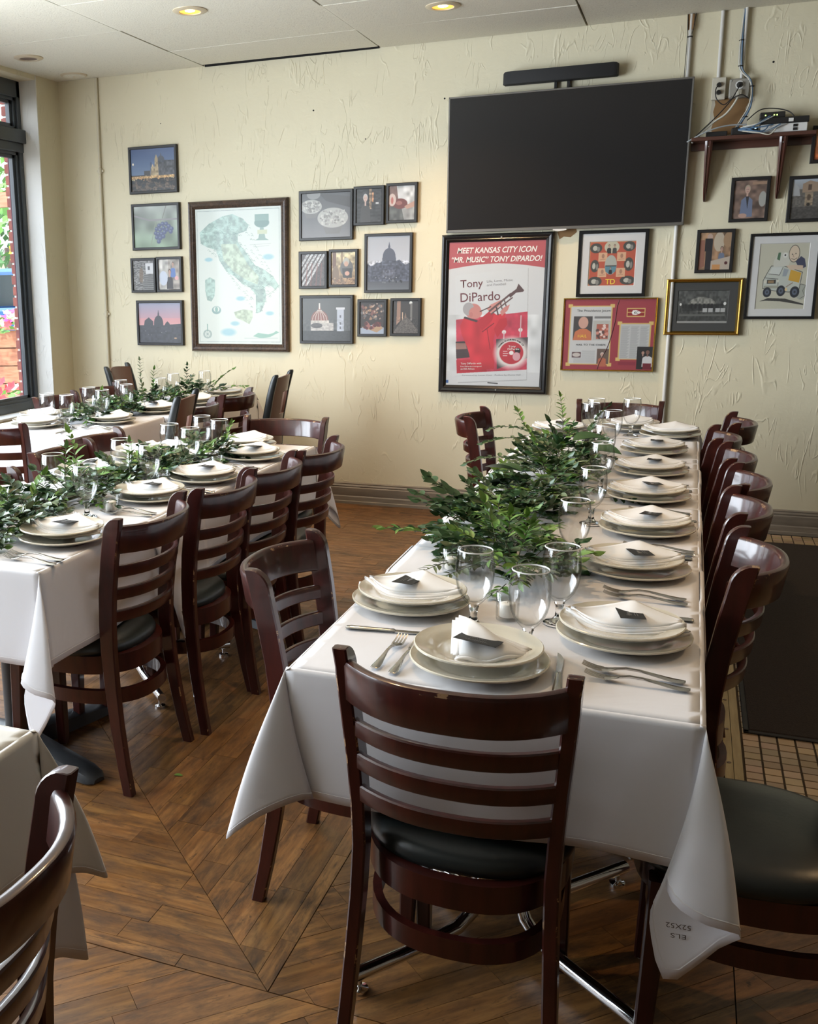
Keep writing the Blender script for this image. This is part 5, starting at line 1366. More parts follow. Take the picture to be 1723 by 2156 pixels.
# --- left column
c = Cv(170, 170); c.grad((52, 78, 132), (96, 122, 160), 0, .62).rect(0, .62, 1, 1, (48, 44, 40)).poly([(.52, .66), (.60, .28), (1, .30), (1, .66)], (70, 72, 80)); dome(c, .69, .34, .16, .22, (66, 72, 86))
c.poly([(.44, .66), (.46, .46), (.50, .36), (.54, .46), (.55, .24), (.585, .14), (.62, .24), (.63, .66)], (176, 152, 112)).rect(.30, .52, .44, .66, (64, 64, 66)).rect(0, .64, 1, .70, (186, 140, 82)); c.noise(3, 30, 20, .35, .3, .75, .44)
c.dots(2, 60, 0, .64, 1, .74, .006, .014, [(250, 214, 150), (255, 180, 110)]).dots(5, 130, 0, .74, 1, 1, .02, .05, [(38, 36, 38), (62, 52, 46), (92, 74, 58), (28, 34, 40)]); c.ell(.05, .35, .02, .03, (255, 240, 210)).noise(8, 40, 40, .3, .66)
framed(-3.777, -3.392, 2.155, 2.475, BF + 'a lit cathedral above a crowd at dusk', c)
c = Cv(170, 150); c.grad((150, 156, 152), (124, 150, 120)).noise(4, 5, 4, .25).line([(0, .22), (.35, .34), (1, .33)], .035, (140, 138, 140)).line([(.75, 0), (.66, .3)], .012, (110, 105, 100)).line([(.5, .4), (.38, .95)], .02, (135, 150, 125)).line([(.62, .34), (.63, .42)], .01, (130, 140, 90))
for i, (a, b_) in enumerate([(.58, .48), (.66, .44), (.74, .44), (.80, .50), (.86, .56), (.52, .56), (.60, .58), (.68, .54), (.76, .58), (.84, .63), (.50, .66), (.56, .68), (.63, .68), (.70, .64), (.52, .76), (.60, .78), (.67, .74), (.56, .86)]):
    c.ell(a, b_, .046, .052, (66, 78, 122)); c.ell(a - .012, b_ - .014, .02, .02, (122, 134, 170), .7, .5)
framed(-3.771, -3.384, 1.766, 2.087, BF + 'dark grapes hanging from a vine', c)
c = Cv(90, 110, (110, 108, 106)); c.noise(6, 14, 30, .5).poly([(.6, .1), (1, .1), (1, .45), (.62, .45)], (205, 206, 208)).rect(.72, .2, .82, .32, (70, 70, 75))
for i in range(8): c.rect(.52, .48 + i * .065, 1, .51 + i * .065, (62, 62, 62)).rect(.52, .51 + i * .065, 1, .54 + i * .065, (128, 128, 126))
c.poly([(.3, .35), (.42, .2), (.5, .4), (.45, .75), (.3, .72)], (116, 92, 70), .8)
framed(-3.794, -3.590, 1.466, 1.712, 'narrow ' + BF + 'stone steps beside a wall', c)
c = Cv(90, 110, (150, 140, 130)); c.rect(0, 0, .45, 1, (190, 185, 178)).noise(7, 8, 8, .3); c.person(.68, .16, .7, (70, 110, 190)).person(.52, .42, .9, (40, 36, 40)).ell(.22, .62, .2, .24, (190, 200, 220)).ell(.84, .62, .09, .07, (230, 160, 160))
framed(-3.584, -3.378, 1.468, 1.716, BF + 'three smiling people, right of the stone steps picture', c)
c = Cv(170, 150); c.grad((142, 148, 178), (214, 140, 146), 0, .55).rect(0, .55, 1, 1, (54, 56, 66)); c.grad((214, 140, 146), (222, 150, 150), .38, .56); K = (54, 56, 66); dome(c, .47, .62, .22, .42, K); c.poly([(0, .62), (.12, .56), (.14, .44), (.24, .36), (.34, .46), (.34, .6), (.6, .58), (.64, .50), (.68, .46), (.72, .5), (.74, .54), (1, .52), (1, 1), (0, 1)], K).noise(9, 20, 20, .15, .6); c.dots(3, 6, .1, .7, .9, .8, .004, .007, [(180, 180, 190)]).ell(.86, .88, .035, .02, (190, 150, 110))
framed(-3.762, -3.381, 1.088, 1.410, BF + 'a dark dome against a pink sunset sky', c)
# --- illustrated map of Italy
c = Cv(330, 520, (206, 216, 208)); G1_, G2_ = (150, 182, 172), (172, 192, 164)
c.rect(.02, .015, .98, .02, (120, 140, 140), .6).rect(.02, .98, .98, .984, (120, 140, 140), .6).rect(.02, .015, .025, .984, (120, 140, 140), .6).rect(.975, .015, .98, .984, (120, 140, 140), .6)
boot = [(.05, .17), (.16, .11), (.32, .06), (.44, .045), (.56, .08), (.63, .13), (.60, .17), (.50, .19), (.50, .25), (.58, .31), (.64, .37), (.70, .42), (.80, .45), (.90, .50), (.97, .57), (.93, .60), (.86, .56), (.80, .58), (.82, .64), (.80, .70), (.76, .76), (.70, .77), (.70, .70), (.70, .63), (.62, .57), (.54, .55), (.46, .50), (.36, .46), (.28, .38), (.24, .30), (.14, .28), (.06, .25)]
c.poly(boot, G1_).poly([(.30, .26), (.48, .26), (.62, .42), (.74, .50), (.72, .56), (.58, .52), (.44, .46), (.33, .38)], G2_, .8)
c.poly([(.10, .52), (.16, .50), (.22, .52), (.22, .58), (.21, .64), (.17, .68), (.12, .67), (.10, .60)], G1_).poly([(.44, .76), (.55, .74), (.66, .75), (.66, .80), (.62, .85), (.56, .83), (.46, .80)], G2_)
c.noise(12, 26, 40, .16, only=(G1_, G2_)).noise(13, 60, 90, .10, only=(G1_, G2_))
for k in range(2):
    rr = random.Random(k)
    for i in range(190): j = rr.randrange(len(boot)); a = boot[j]; b_ = boot[(j + 7) % len(boot)]; t = rr.random(); x, y = a[0] + (b_[0] - a[0]) * t, a[1] + (b_[1] - a[1]) * t; c.line([(x - .012, y), (x, y - .006), (x + .012, y + .002)], .003, (104, 138, 128), .7)
for x, y, r in ((.15, .37, .045), (.85, .36, .06), (.52, .66, .05), (.86, .77, .045), (.37, .91, .085), (.45, .845, .05)): c.ell(x, y, r, r * .32, (120, 184, 204), .8, .6)
c.ell(.78, .115, .085, .035, (92, 134, 128)).rect(.70, .055, .86, .10, (108, 150, 140)).poly([(.76, .15), (.80, .15), (.82, .225), (.86, .24), (.70, .24), (.74, .225)], (120, 156, 146)).rect(.73, .165, .84, .195, (188, 198, 160)).line([(.64, .27), (.88, .265)], .003, (150, 160, 160)).line([(.68, .285), (.86, .28)], .003, (150, 160, 160))
for r in (.052, .042): c.ell(.115, .925, r, r / c.asp, (120, 146, 142)).ell(.115, .925, r - .006, (r - .006) / c.asp, (206, 216, 208))
for i in range(8): a = i * PI / 4; c.line([(.115, .925), (.115 + .04 * math.cos(a), .925 + .04 * math.sin(a) / c.asp)], .004, (120, 146, 142))
c.line([(.115, .90), (.115, .85)], .01, (120, 160, 150)).ell(.23, .745, .055, .03, (124, 160, 158)).ell(.23, .738, .036, .02, (206, 216, 208)).ell(.23, .74, .018, .02, (124, 170, 160))
c.poly([(.66, .94), (.72, .915), (.84, .925), (.90, .915), (.93, .90), (.97, .91), (.92, .925), (.86, .945), (.76, .955)], (124, 176, 158)).line([(.56, .955), (.95, .953)], .005, (150, 180, 176))
framed(-3.314, -2.564, 1.050, 2.083, 'large walnut framed illustrated map of Italy in pale greens', c, w=.052, matn='frame_walnut', prof='ogee', front=6.712)
# --- middle cluster
c = Cv(170, 150, (104, 104, 106)); c.grad((66, 66, 68), (120, 120, 124)).poly([(.35, 0), (1, .1), (1, .35), (.5, .18)], (58, 56, 56)).ell(.25, .02, .14, .12, (130, 130, 128))
for x, y, r in ((.20, .30, .22), (.64, .56, .31)):
    c.poly([(x - r * .85, y), (x - r * .45, y + r * 1.15), (x + r * .45, y + r * 1.15), (x + r * .85, y)], (108, 106, 104)); c.ell(x, y, r, r * .72, (172, 170, 164)); c.dots(int(x * 99), 90, x - r * .8, y - r * .5, x + r * .8, y + r * .5, .012, .024, [(196, 194, 186), (150, 148, 142), (120, 118, 114)])
framed(-2.484, -2.105, 1.794, 2.116, BF + 'two frosted cup cakes in grey tones', c)
c = Cv(90, 120, (44, 44, 46)); c.rect(.5, 0, .6, .6, (150, 120, 90)).rect(.62, .1, .68, .4, (214, 140, 90)).noise(5, 10, 20, .4); c.person(.36, .27, 1.2, (62, 60, 60), (214, 176, 160), (200, 200, 200)).rect(.76, .4, .88, .46, (190, 190, 190))
framed(-2.101, -1.893, 1.880, 2.127, 'small ' + BF + 'a smiling grey haired man in dark shirt', c)
c = Cv(90, 120, (112, 82, 74)); c.poly([(.3, 0), (1, 0), (1, .5), (.4, .6)], (196, 196, 196)).poly([(.0, .6), (1, .6), (1, 1), (0, 1)], (84, 86, 84)).poly([(.5, .65), (1, .6), (1, 1), (.6, 1)], (150, 150, 148)).noise(6, 8, 8, .25).ell(.44, .52, .28, .15, (116, 50, 46)).ell(.4, .5, .12, .06, (160, 92, 84)).ell(.13, .40, .15, .18, (214, 186, 174)).ell(.13, .42, .05, .1, (190, 96, 84)).poly([(.6, .6), (1, .45), (1, .62), (.7, .68)], (190, 140, 120))
framed(-1.881, -1.675, 1.887, 2.136, 'small ' + BF + 'hands holding cured meat', c)
c = Cv(90, 120, (64, 54, 52));
for i in range(5): c.poly([(0, .3 + i * .22), (.25 + i * .17, 0), (.36 + i * .17, 0), (0, .42 + i * .22)], (168, 170, 172)); 
c.noise(8, 30, 40, .35)
for x in (.2, .4, .62, .8): c.line([(x, 1), (x + .06, .3)], .03, (134, 60, 52), .8)
framed(-2.487, -2.283, 1.478, 1.725, 'small ' + BF + 'trailing rows lit in diagonal white bands', c)
c = Cv(90, 120, (186, 162, 112)); c.grad((200, 186, 140), (140, 104, 72)).noise(9, 12, 16, .35).rect(.05, 0, .2, .5, (110, 76, 60)).rect(.4, 0, .48, .4, (150, 126, 88)).ell(.64, .50, .27, .26, (92, 92, 92)).poly([(.45, .5), (.85, .5), (.86, .8), (.48, .8)], (48, 48, 50)).ell(.62, .30, .13, .12, (168, 168, 158)).ell(.62, .37, .09, .08, (196, 150, 124)).ell(.66, .66, .1, .07, (206, 150, 130)).ell(.18, .68, .14, .26, (120, 96, 74)).dots(4, 60, 0, .8, 1, 1, .01, .03, [(130, 90, 64), (176, 140, 100), (90, 64, 50)])
framed(-2.272, -2.069, 1.486, 1.733, 'small ' + BF + 'a person in a cap kneeling in woods', c)
c = Cv(150, 175); c.grad((166, 170, 180), (186, 190, 202), 0, .55).rect(0, .55, 1, 1, (56, 60, 74)); K = (72, 78, 98); dome(c, .52, .47, .30, .34, K); c.poly([(0, .5), (.12, .56), (.18, .52), (.24, .48), (.30, .50), (.36, .46), (.36, .40), (.68, .40), (.68, .46), (.76, .44), (.84, .5), (.9, .54), (1, .5), (1, .9), (0, .9)], K).rect(.1, .54, .9, .80, (62, 66, 84))
for i in range(9): c.rect(.36 + i * .034, .63, .372 + i * .034, .77, (110, 114, 134))
c.noise(10, 30, 40, .3, .45); c.grad((70, 74, 84), (92, 98, 108), .84, 1.0).dots(3, 14, .3, .78, .85, .86, .015, .03, [(30, 32, 40), (104, 108, 118), (48, 50, 60)]).dots(6, 5, .2, .74, .8, .8, .006, .01, [(220, 220, 210)])
framed(-2.024, -1.700, 1.446, 1.826, 'tall ' + BF + 'a domed basilica in blue evening light', c)
c = Cv(170, 150, (74, 78, 80)); c.rect(0, .76, 1, 1, (42, 44, 46)).poly([(0, .8), (.3, .76), (.6, .72), (1, .78), (1, 1), (0, 1)], (42, 44, 46)); dome(c, .36, .62, .36, .46, (132, 74, 66))
for x in (-.17, -.1, -.03, .04, .11, .175): c.line([(.36 + x, .60), (.36 + x * .75, .42), (.36 + x * .2, .28)], .012, (198, 188, 178))
c.rect(.18, .52, .56, .60, (186, 180, 172)).rect(.18, .58, .65, .76, (176, 172, 168)).ell(.30, .64, .12, .06, (70, 68, 70)).rect(.345, .12, .375, .26, (210, 206, 200)).rect(.72, .24, .86, .77, (168, 178, 196)).rect(.70, .22, .88, .27, (196, 200, 208))
for y in (.40, .56, .66): c.rect(.775, y, .805, y + .06, (84, 88, 100))
c.noise(11, 30, 30, .15, .5)
framed(-2.482, -2.099, 1.110, 1.434, BF + 'a floodlit red dome and white bell tower', c)
c = Cv(90, 120, (48, 42, 42)); c.dots(7, 90, .05, .05, .95, .55, .02, .06, [(120, 72, 64), (66, 50, 48), (150, 110, 80), (92, 90, 92), (180, 150, 130)]).poly([(0, .82), (.5, .72), (1, .8), (1, 1), (0, 1)], (150, 164, 186)).poly([(.05, .78), (.7, .95), (.95, .82), (.85, .72)], (170, 134, 96)).dots(8, 16, .1, .65, .85, .82, .06, .09, [(110, 44, 44), (148, 84, 76), (80, 36, 38)])
framed(-2.069, -1.866, 1.159, 1.405, 'small ' + BF + 'sausages and meats in a shop window', c)
c = Cv(90, 120, (52, 50, 50)); c.poly([(.16, 0), (.3, 0), (.3, .6), (.14, .75)], (150, 112, 92)).poly([(.42, .6), (.5, .35), (.56, .6)], (120, 96, 80)).rect(.36, .35, .40, .6, (196, 160, 130)).ell(.70, .06, .06, .05, (240, 236, 224)).rect(.68, .08, .76, .6, (110, 108, 104)).poly([(.06, .92), (.44, .52), (.60, .52), (1, .9), (1, 1), (0, 1)], (86, 80, 76)).noise(12, 30, 40, .25, .5)
framed(-1.842, -1.636, 1.164, 1.410, 'small ' + BF + 'a narrow lamp-lit alley at night', c)
# --- poster of the trumpeter
R_p = (206, 52, 62); c = Cv(330, 500, (206, 210, 212))
top = [(0, 0), (1, 0), (1, .185)] + [(1 - i / 20, .185 - .035 * math.sin(PI * i / 20)) for i in range(21)] + [(0, .205)]
c.poly(top, (190, 70, 78))
c.poly([(.075, .235), (.835, .185), (.870, .955), (.135, .985)], (120, 124, 128), .5); c.poly([(.07, .23), (.83, .18), (.865, .95), (.13, .98)], (208, 212, 214))
c.poly([(.095, .535), (.845, .48), (.862, .88), (.12, .915)], (206, 48, 72)); c.noise(3, 30, 40, .08, only=((206, 48, 72),))
c.poly([(.098, .69), (.2, .685), (.26, .80), (.11, .81)], (60, 44, 46)).poly([(.10, .70), (.21, .70), (.22, .74), (.105, .745)], (150, 100, 90)).poly([(.53, .67), (.86, .655), (.862, .80), (.55, .88)], (70, 58, 62)).poly([(.11, .82), (.38, .81), (.45, .90), (.12, .915)], (196, 30, 44))
c.poly([(.14, .58), (.18, .52), (.34, .55), (.46, .47), (.52, .50), (.62, .49), (.60, .56), (.52, .62), (.50, .68), (.52, .78), (.52, .88), (.28, .89), (.24, .75), (.16, .64)], (212, 34, 46)).noise(5, 12, 16, .12, .5, .9)
c.line([(.19, .52), (.33, .548)], .022, (60, 50, 54)).line([(.38, .62), (.50, .56)], .008, (110, 24, 34)).line([(.43, .60), (.47, .74)], .006, (130, 24, 34))
c.poly([(.30, .56), (.44, .48), (.50, .49), (.48, .54), (.38, .61)], (196, 30, 42)).poly([(.50, .60), (.56, .53), (.63, .52), (.64, .57), (.54, .66)], (200, 30, 42)).ell(.275, .475, .085, .052, (204, 120, 112)).ell(.225, .46, .06, .045, (160, 156, 160)).ell(.30, .487, .07, .042, (206, 122, 114)).ell(.255, .50, .02, .018, (196, 110, 104))
c.poly([(.42, .46), (.46, .43), (.56, .40), (.58, .42), (.52, .46), (.47, .495)], (212, 130, 122)).poly([(.56, .48), (.60, .45), (.66, .43), (.64, .47), (.58, .51)], (206, 120, 114))
c.line([(.35, .478), (.46, .445)], .010, (66, 46, 48)).line([(.45, .475), (.66, .36)], .020, (92, 66, 66)).line([(.47, .495), (.68, .385)], .014, (92, 66, 66)).poly([(.64, .365), (.72, .325), (.74, .29), (.80, .335), (.79, .345), (.72, .350), (.66, .385)], (84, 60, 62)).line([(.56, .42), (.58, .46)], .012, (92, 66, 66)).line([(.60, .40), (.62, .44)], .012, (92, 66, 66)).line([(.52, .45), (.54, .50)], .014, (70, 50, 52))
for x, y in ((.61, .62), (.78, .605)): c.ell(x, y, .022, .014, (226, 220, 216)).rect(x - .006, y - (.10 if x > .7 else 0), x + .006, y + .05, (206, 170, 176))
c.ell(.695, .765, .175, .108, (236, 226, 220), .9, .35).ell(.695, .765, .125, .078, (196, 36, 48)).ell(.695, .765, .024, .015, (232, 228, 226)).ell(.76, .75, .03, .02, (40, 30, 34)).ell(.75, .79, .04, .03, (216, 150, 160)).line([(.61, .755), (.65, .755)], .008, (230, 190, 190)).line([(.61, .77), (.66, .77)], .008, (230, 190, 190)).line([(.61, .785), (.65, .785)], .008, (230, 190, 190))
c.rect(0, .965, .03, .985, (40, 84, 160)).line([(.46, .978), (.56, .982)], .012, (50, 50, 52))
t, (a, b_, lo, hi, yp) = framed(-1.509, -.815, .801, 1.802, 'large black framed red and white poster of a trumpet player', c, w=.048, matn='frame_black_gloss', front=6.715, prof='ogee')
Wp, Hp = b_ - a, hi - lo
def ptext(body, u, v, wd, matn, h=None, shear=0, bold=0, rot=0, t=t, box=(a, lo, Wp, Hp), yp=yp, nm='lettering'):
    A_, L_, W2, H2 = box; return text(body, nm, t, (A_ + u * W2, yp - .0008, L_ + (1 - v) * H2), wd * W2, matn, height=None if h is None else h * H2, shear=shear, bold=bold, rot=rot)
mat('ink_white', (.72, .70, .66), .5); mat('ink_maroon', (.13, .04, .05), .5); mat('ink_grey', (.22, .22, .23), .5); mat('ink_black', (.03, .03, .03), .5); mat('ink_yellow', (.75, .52, .06), .5)
ptext('MEET KANSAS CITY ICON', .5, .058, .83, 'ink_white', .040, .25, .02); ptext('\u201cMR. MUSIC\u201d TONY DIPARDO!', .5, .120, .94, 'ink_white', .040, .25, .02)
ptext('Tony', .25, .292, .24, 'ink_maroon', .070, 0, .004, .05); ptext('DiPardo', .345, .375, .42, 'ink_maroon', .062, 0, .004, .05); ptext('Life, Love, Music', .545, .268, .27, 'ink_grey', .018, 0, 0, .05); ptext('and Football', .51, .293, .20, 'ink_grey', .016, 0, 0, .05)
ptext('Tony DiPardo with', .27, .845, .22, 'ink_white', .016, 0, 0, .03); ptext('Tina DiPardo-Livengood', .27, .865, .23, 'ink_white', .012, 0, 0, .03); ptext('and Bill Althaus', .235, .882, .15, 'ink_white', .012, 0, 0, .03)
ptext('Foreword by Lamar Hunt   Preface by Dante Hall', .49, .925, .62, 'ink_grey', .014, 0, 0, .03); ptext('Tony', .70, .722, .075, 'ink_white', .018, 0, .0, .03); ptext('DiPardo', .715, .738, .12, 'ink_white', .014, 0, 0, .03)
s_ = 'Contains an Exclusive Audio CD!'
for i, ch in enumerate(s_):
    if ch == ' ': continue
    an = PI * (.86 - .66 * i / (len(s_) - 1)); ptext(ch, .695 + .148 * math.cos(an), .765 - .092 * math.sin(an), .012, 'ink_black', .010, 0, .01, an - PI / 2)
for zz in (.024, Hp + lo + .024 - .0):
    q = MB(); q.lathe([(0, 0), (.004, 0), (.005, .002)], 10, M=Matrix.Translation((.03, 6.714 - WALL_Y, zz)) @ Matrix.Rotation(PI / 2, 4, 'X')); q.build('screw', 'screw', t)
# --- red collage with white mat
c = Cv(180, 180, (196, 72, 46)); c.rect(0, 0, 1, .02, (214, 150, 90)).rect(0, 0, .02, 1, (214, 150, 90))
for x, y, rx, ry in ((.14, .15, .13, .11), (.85, .12, .13, .11), (.13, .55, .09, .14), (.86, .52, .10, .15), (.15, .90, .15, .11), (.85, .88, .16, .10)): c.ell(x, y, rx, ry, (62, 62, 58)); c.ell(x - .02, y, rx * .4, ry * .5, (190, 186, 172)).ell(x + .05, y + .02, rx * .25, ry * .5, (130, 128, 120))
c.ell(.48, .13, .16, .14, (196, 188, 160)).person(.42, .10, .28, (40, 40, 40)).person(.54, .10, .28, (60, 60, 60))
for x, y in ((.20, .25), (.60, .25), (.20, .60), (.60, .60)): c.rect(x, y, x + .19, y + .20, (222, 164, 122)); c.ell(x + .1, y + .08, .03, .05, (150, 100, 76), .7).line([(x + .04, y + .16), (x + .15, y + .15)], .01, (150, 100, 76), .7)
c.ell(.475, .53, .13, .22, (170, 172, 160)).poly([(.35, .56), (.60, .56), (.58, .68), (.475, .75), (.37, .68)], (76, 130, 150)).rect(.36, .54, .60, .565, (60, 62, 60)).person(.475, .60, .22, (30, 30, 36))
t, (a, b_, lo, hi, yp) = framed(-.668, -.270, 1.406, 1.800, 'black frame with a red collage of oval photos, lettered TD', c, w=.020, matn='frame_black_gloss', mat_w=.046, front=6.718)
text('TD', 'lettering', t, ((a + b_) / 2 - .004, yp - .0008, lo + (hi - lo) * .095), (b_ - a) * .21, 'ink_yellow', height=(hi - lo) * .12, bold=.015)
# --- red mount with newspaper
c = Cv(260, 210, (160, 44, 56))
def corners(x0, y0, x1, y1):
    c.rect(x0, y0, x1, y1, (214, 176, 90))
    for x, y in ((x0, y0), (x1, y0), (x0, y1), (x1, y1)): c.rect(x - .022 if x == x0 else x - .028, y - .022 if y == y0 else y - .028, x + .028 if x == x0 else x + .022, y + .028 if y == y0 else y + .022, (220, 182, 90))
corners(.065, .09, .535, .93); c.rect(.078, .105, .522, .915, (196, 198, 198)).rect(.11, .24, .32, .58, (62, 58, 58)).ell(.22, .33, .055, .085, (206, 150, 130)).poly([(.11, .58), (.13, .46), (.18, .42), (.26, .42), (.31, .46), (.32, .58)], (206, 104, 60)).rect(.34, .24, .522, .27, (110, 110, 110)).rect(.33, .30, .522, .58, (176, 176, 170)).rect(.37, .35, .50, .56, (178, 84, 66)).dots(3, 26, .38, .36, .49, .55, .008, .02, [(214, 130, 110), (90, 60, 56), (230, 200, 190)]).rect(.39, .70, .522, .915, (96, 76, 66)).person(.45, .78, .28, (190, 90, 60), (206, 160, 140), (220, 210, 200)).rect(.11, .75, .21, .83, (84, 56, 60)).ell(.16, .79, .045, .03, (196, 186, 180))
for i in range(13): c.rect(.13 if i > 7 else .22, .73 + i * .014, .37, .734 + i * .014, (150, 152, 154))
c.rect(.69, .125, .89, .25, (214, 176, 90)).rect(.70, .14, .88, .235, (150, 24, 30)).rect(.70, .18, .74, .19, (220, 180, 90)).rect(.84, .18, .88, .19, (220, 180, 90))
c.poly([(.742, .19), (.755, .158), (.79, .155), (.825, .17), (.845, .188), (.825, .208), (.79, .222), (.755, .218)], (236, 234, 232))
corners(.62, .335, .965, .85); c.rect(.635, .35, .95, .84, (184, 186, 186))
for j in range(3):
    for i in range(32): c.rect(.645 + j * .103, .385 + i * .014, .735 + j * .103 - ((i * 7) % 3) * .01, .390 + i * .014, (140, 142, 144))
c.rect(.83, .665, .998, .985, (30, 28, 30)).person(.895, .75, .26, (30, 28, 32), (190, 140, 120), (20, 16, 16)).person(.945, .74, .34, (206, 204, 206), (120, 80, 66), (20, 16, 16)).rect(.90, .90, .99, .985, (110, 20, 34)).rect(.63, .88, .82, .93, (142, 34, 50))
t, (a, b_, lo, hi, yp) = framed(-.738, -.195, .957, 1.400, 'gold edged red mount with a newspaper front page and small photos', c, w=.0085, matn='frame_gold', front=6.722)
Wp, Hp = b_ - a, hi - lo; bx = (a, lo, Wp, Hp)
ptext('The Providence Journal'[:20], .325, .165, .37, 'ink_black', .042, 0, .0, 0, t, bx, yp); ptext('HAIL TO THE CHIEFS', .315, .645, .33, 'ink_black', .024, 0, .012, 0, t, bx, yp); ptext('KC', .792, .19, .045, 'frame_black', .034, .2, .01, 0, t, bx, yp); ptext('HAIL', .215, .52, .10, 'ink_yellow', .04, 0, 0, 0, t, bx, yp)
q = MB(); q.tube([(a + Wp * .60, yp - .0015, lo + Hp * .985), (a + Wp * .58, yp - .002, lo + Hp * .9), (a + Wp * .57, yp - .002, lo + Hp * .7), (a + Wp * .53, yp - .002, lo + Hp * .45), (a + Wp * .50, yp - .002, lo + Hp * .32), (a + Wp * .42, yp - .002, lo + Hp * .1), (a + Wp * .40, yp - .0015, lo + Hp * .01)], .0016, 6); q.build('cord', 'ink_maroon', t)
# --- gold framed band photograph
c = Cv(190, 130, (58, 60, 58)); c.grad((74, 76, 74), (50, 52, 50)).ell(.48, .42, .27, .22, (120, 120, 112)).rect(.1, .42, .9, .62, (38, 40, 40)).noise(3, 30, 14, .35)
for x in (.28, .36, .44, .53, .61, .68): c.ell(x, .36, .018, .03, (150, 146, 138)).rect(x - .02, .40, x + .02, .55, (24, 24, 26))
for x in (.55, .66, .80, .9): c.rect(x - .045, .54, x + .045, .66, (176, 178, 176))
c.ell(.06, .42, .022, .04, (230, 230, 224)).ell(.93, .40, .028, .05, (230, 230, 224)).rect(.04, .72, .95, .78, (90, 92, 88)).rect(0, .93, 1, 1, (150, 150, 146))
framed(-.153, .260, 1.178, 1.507, 'gold framed grey photo of a dance band, dark mat', c, w=.024, matn='frame_gold', prof='ogee', front=6.715, mat_w=.045, matm='mat_dark')
# --- caricature of a man in a van
c = Cv(200, 240, (198, 194, 170)); Ln = (52, 48, 44)
c.poly([(.08, .88), (.25, .83), (.6, .84), (.98, .92), (.98, .94), (.5, .88), (.2, .87)], (60, 58, 54)).ell(.92, .74, .12, .12, (170, 172, 156)).line([(.80, .66), (.9, .62), (.99, .64), (.94, .72), (.99, .80), (.9, .84)], .01, (96, 96, 86))
c.poly([(.12, .56), (.18, .46), (.26, .34), (.50, .34), (.66, .38), (.90, .44), (.86, .72), (.66, .74), (.36, .72), (.12, .68)], (190, 196, 184)).poly([(.22, .46), (.28, .36), (.50, .36), (.44, .48)], (208, 212, 204)).poly([(.52, .38), (.62, .40), (.58, .50), (.50, .50)], (150, 160, 166)).line([(.12, .56), (.18, .46), (.26, .34), (.50, .34), (.66, .38), (.90, .44), (.86, .72), (.66, .74), (.36, .72), (.12, .68), (.12, .56)], .010, Ln).line([(.22, .46), (.44, .48), (.50, .36)], .008, Ln).line([(.14, .52), (.42, .54), (.44, .70)], .008, Ln)
c.rect(.20, .55, .38, .61, (60, 58, 54)).ell(.16, .58, .03, .025, (214, 210, 190)).ell(.42, .57, .025, .022, (214, 210, 190)).rect(.22, .56, .34, .60, (150, 120, 80)).rect(.14, .64, .44, .68, (160, 160, 140))
for x, y, r in ((.22, .74, .085), (.50, .72, .09), (.78, .74, .095)): c.ell(x, y, r, r * .9, (40, 44, 52)).ell(x, y, r * .55, r * .5, (84, 96, 116)).ell(x, y, r * .22, r * .2, (50, 54, 60))
c.poly([(.66, .40), (.88, .45), (.85, .60), (.63, .56)], (224, 164, 40)).line([(.60, .66), (.72, .60)], .016, (150, 120, 96)).ell(.60, .70, .025, .025, (236, 196, 130))
c.poly([(.30, .36), (.30, .26), (.38, .14), (.56, .14), (.66, .20), (.60, .34)], (206, 204, 188)).poly([(.36, .24), (.38, .14), (.43, .14), (.42, .26)], (70, 110, 74)).ell(.52, .18, .045, .04, (226, 224, 214)).ell(.52, .18, .016, .014, (30, 30, 30))
c.ell(.70, .16, .11, .13, Ln).ell(.70, .16, .10, .122, (222, 196, 166)).poly([(.74, .28), (.84, .20), (.92, .24), (.96, .36), (.84, .40)], (58, 62, 88)).poly([(.56, .34), (.70, .33), (.90, .34), (.90, .40), (.64, .40)], (216, 184, 154)).ell(.66, .17, .01, .01, Ln).ell(.73, .16, .01, .01, Ln).line([(.65, .235), (.71, .25), (.76, .225)], .008, Ln).line([(.69, .17), (.68, .21), (.71, .21)], .007, (150, 110, 90))
t, (a, b_, lo, hi, yp) = framed(.275, .640, 1.272, 1.752, 'black framed caricature of a bald man leaning from a van', c, w=.0165, matn='frame_black_gloss', mat_w=.040, front=6.718)
# --- remaining right-hand pictures
c = Cv(100, 125, (120, 92, 78)); c.noise(3, 8, 10, .4).rect(.55, .04, 1, .12, (170, 130, 100)).ell(.9, .5, .12, .2, (170, 168, 160)).person(.42, .24, 1.15, (104, 118, 152), (206, 160, 140), (176, 160, 132)).poly([(.38, .42), (.48, .42), (.45, .75)], (44, 44, 50)).ell(.32, .92, .13, .06, (196, 150, 130))
framed(.151, .353, 1.820, 2.065, BF + 'a fair haired woman in a blue vest', c)
c = Cv(110, 130, (96, 90, 84)); c.grad((176, 186, 200), (150, 150, 150), 0, .25).poly([(0, .05), (.2, .2), (.25, .42), (0, .42)], (170, 170, 172)).poly([(.3, .12), (.5, .04), (.75, .10), (.78, .32), (.3, .34)], (160, 130, 104)).rect(.46, .14, .56, .28, (84, 62, 50)).poly([(.38, .34), (.62, .34), (.62, .66), (.4, .68)], (150, 128, 100)).ell(.5, .46, .06, .08, (96, 76, 58)).poly([(.75, .1), (1, 0), (1, .5), (.78, .4)], (190, 180, 168)).rect(0, .7, 1, 1, (70, 66, 62)).noise(5, 20, 30, .2, .4).ell(.5, .64, .05, .04, (40, 34, 30))
framed(.446, .655, 1.808, 2.057, BF + 'an old stone town square with a shrine', c)
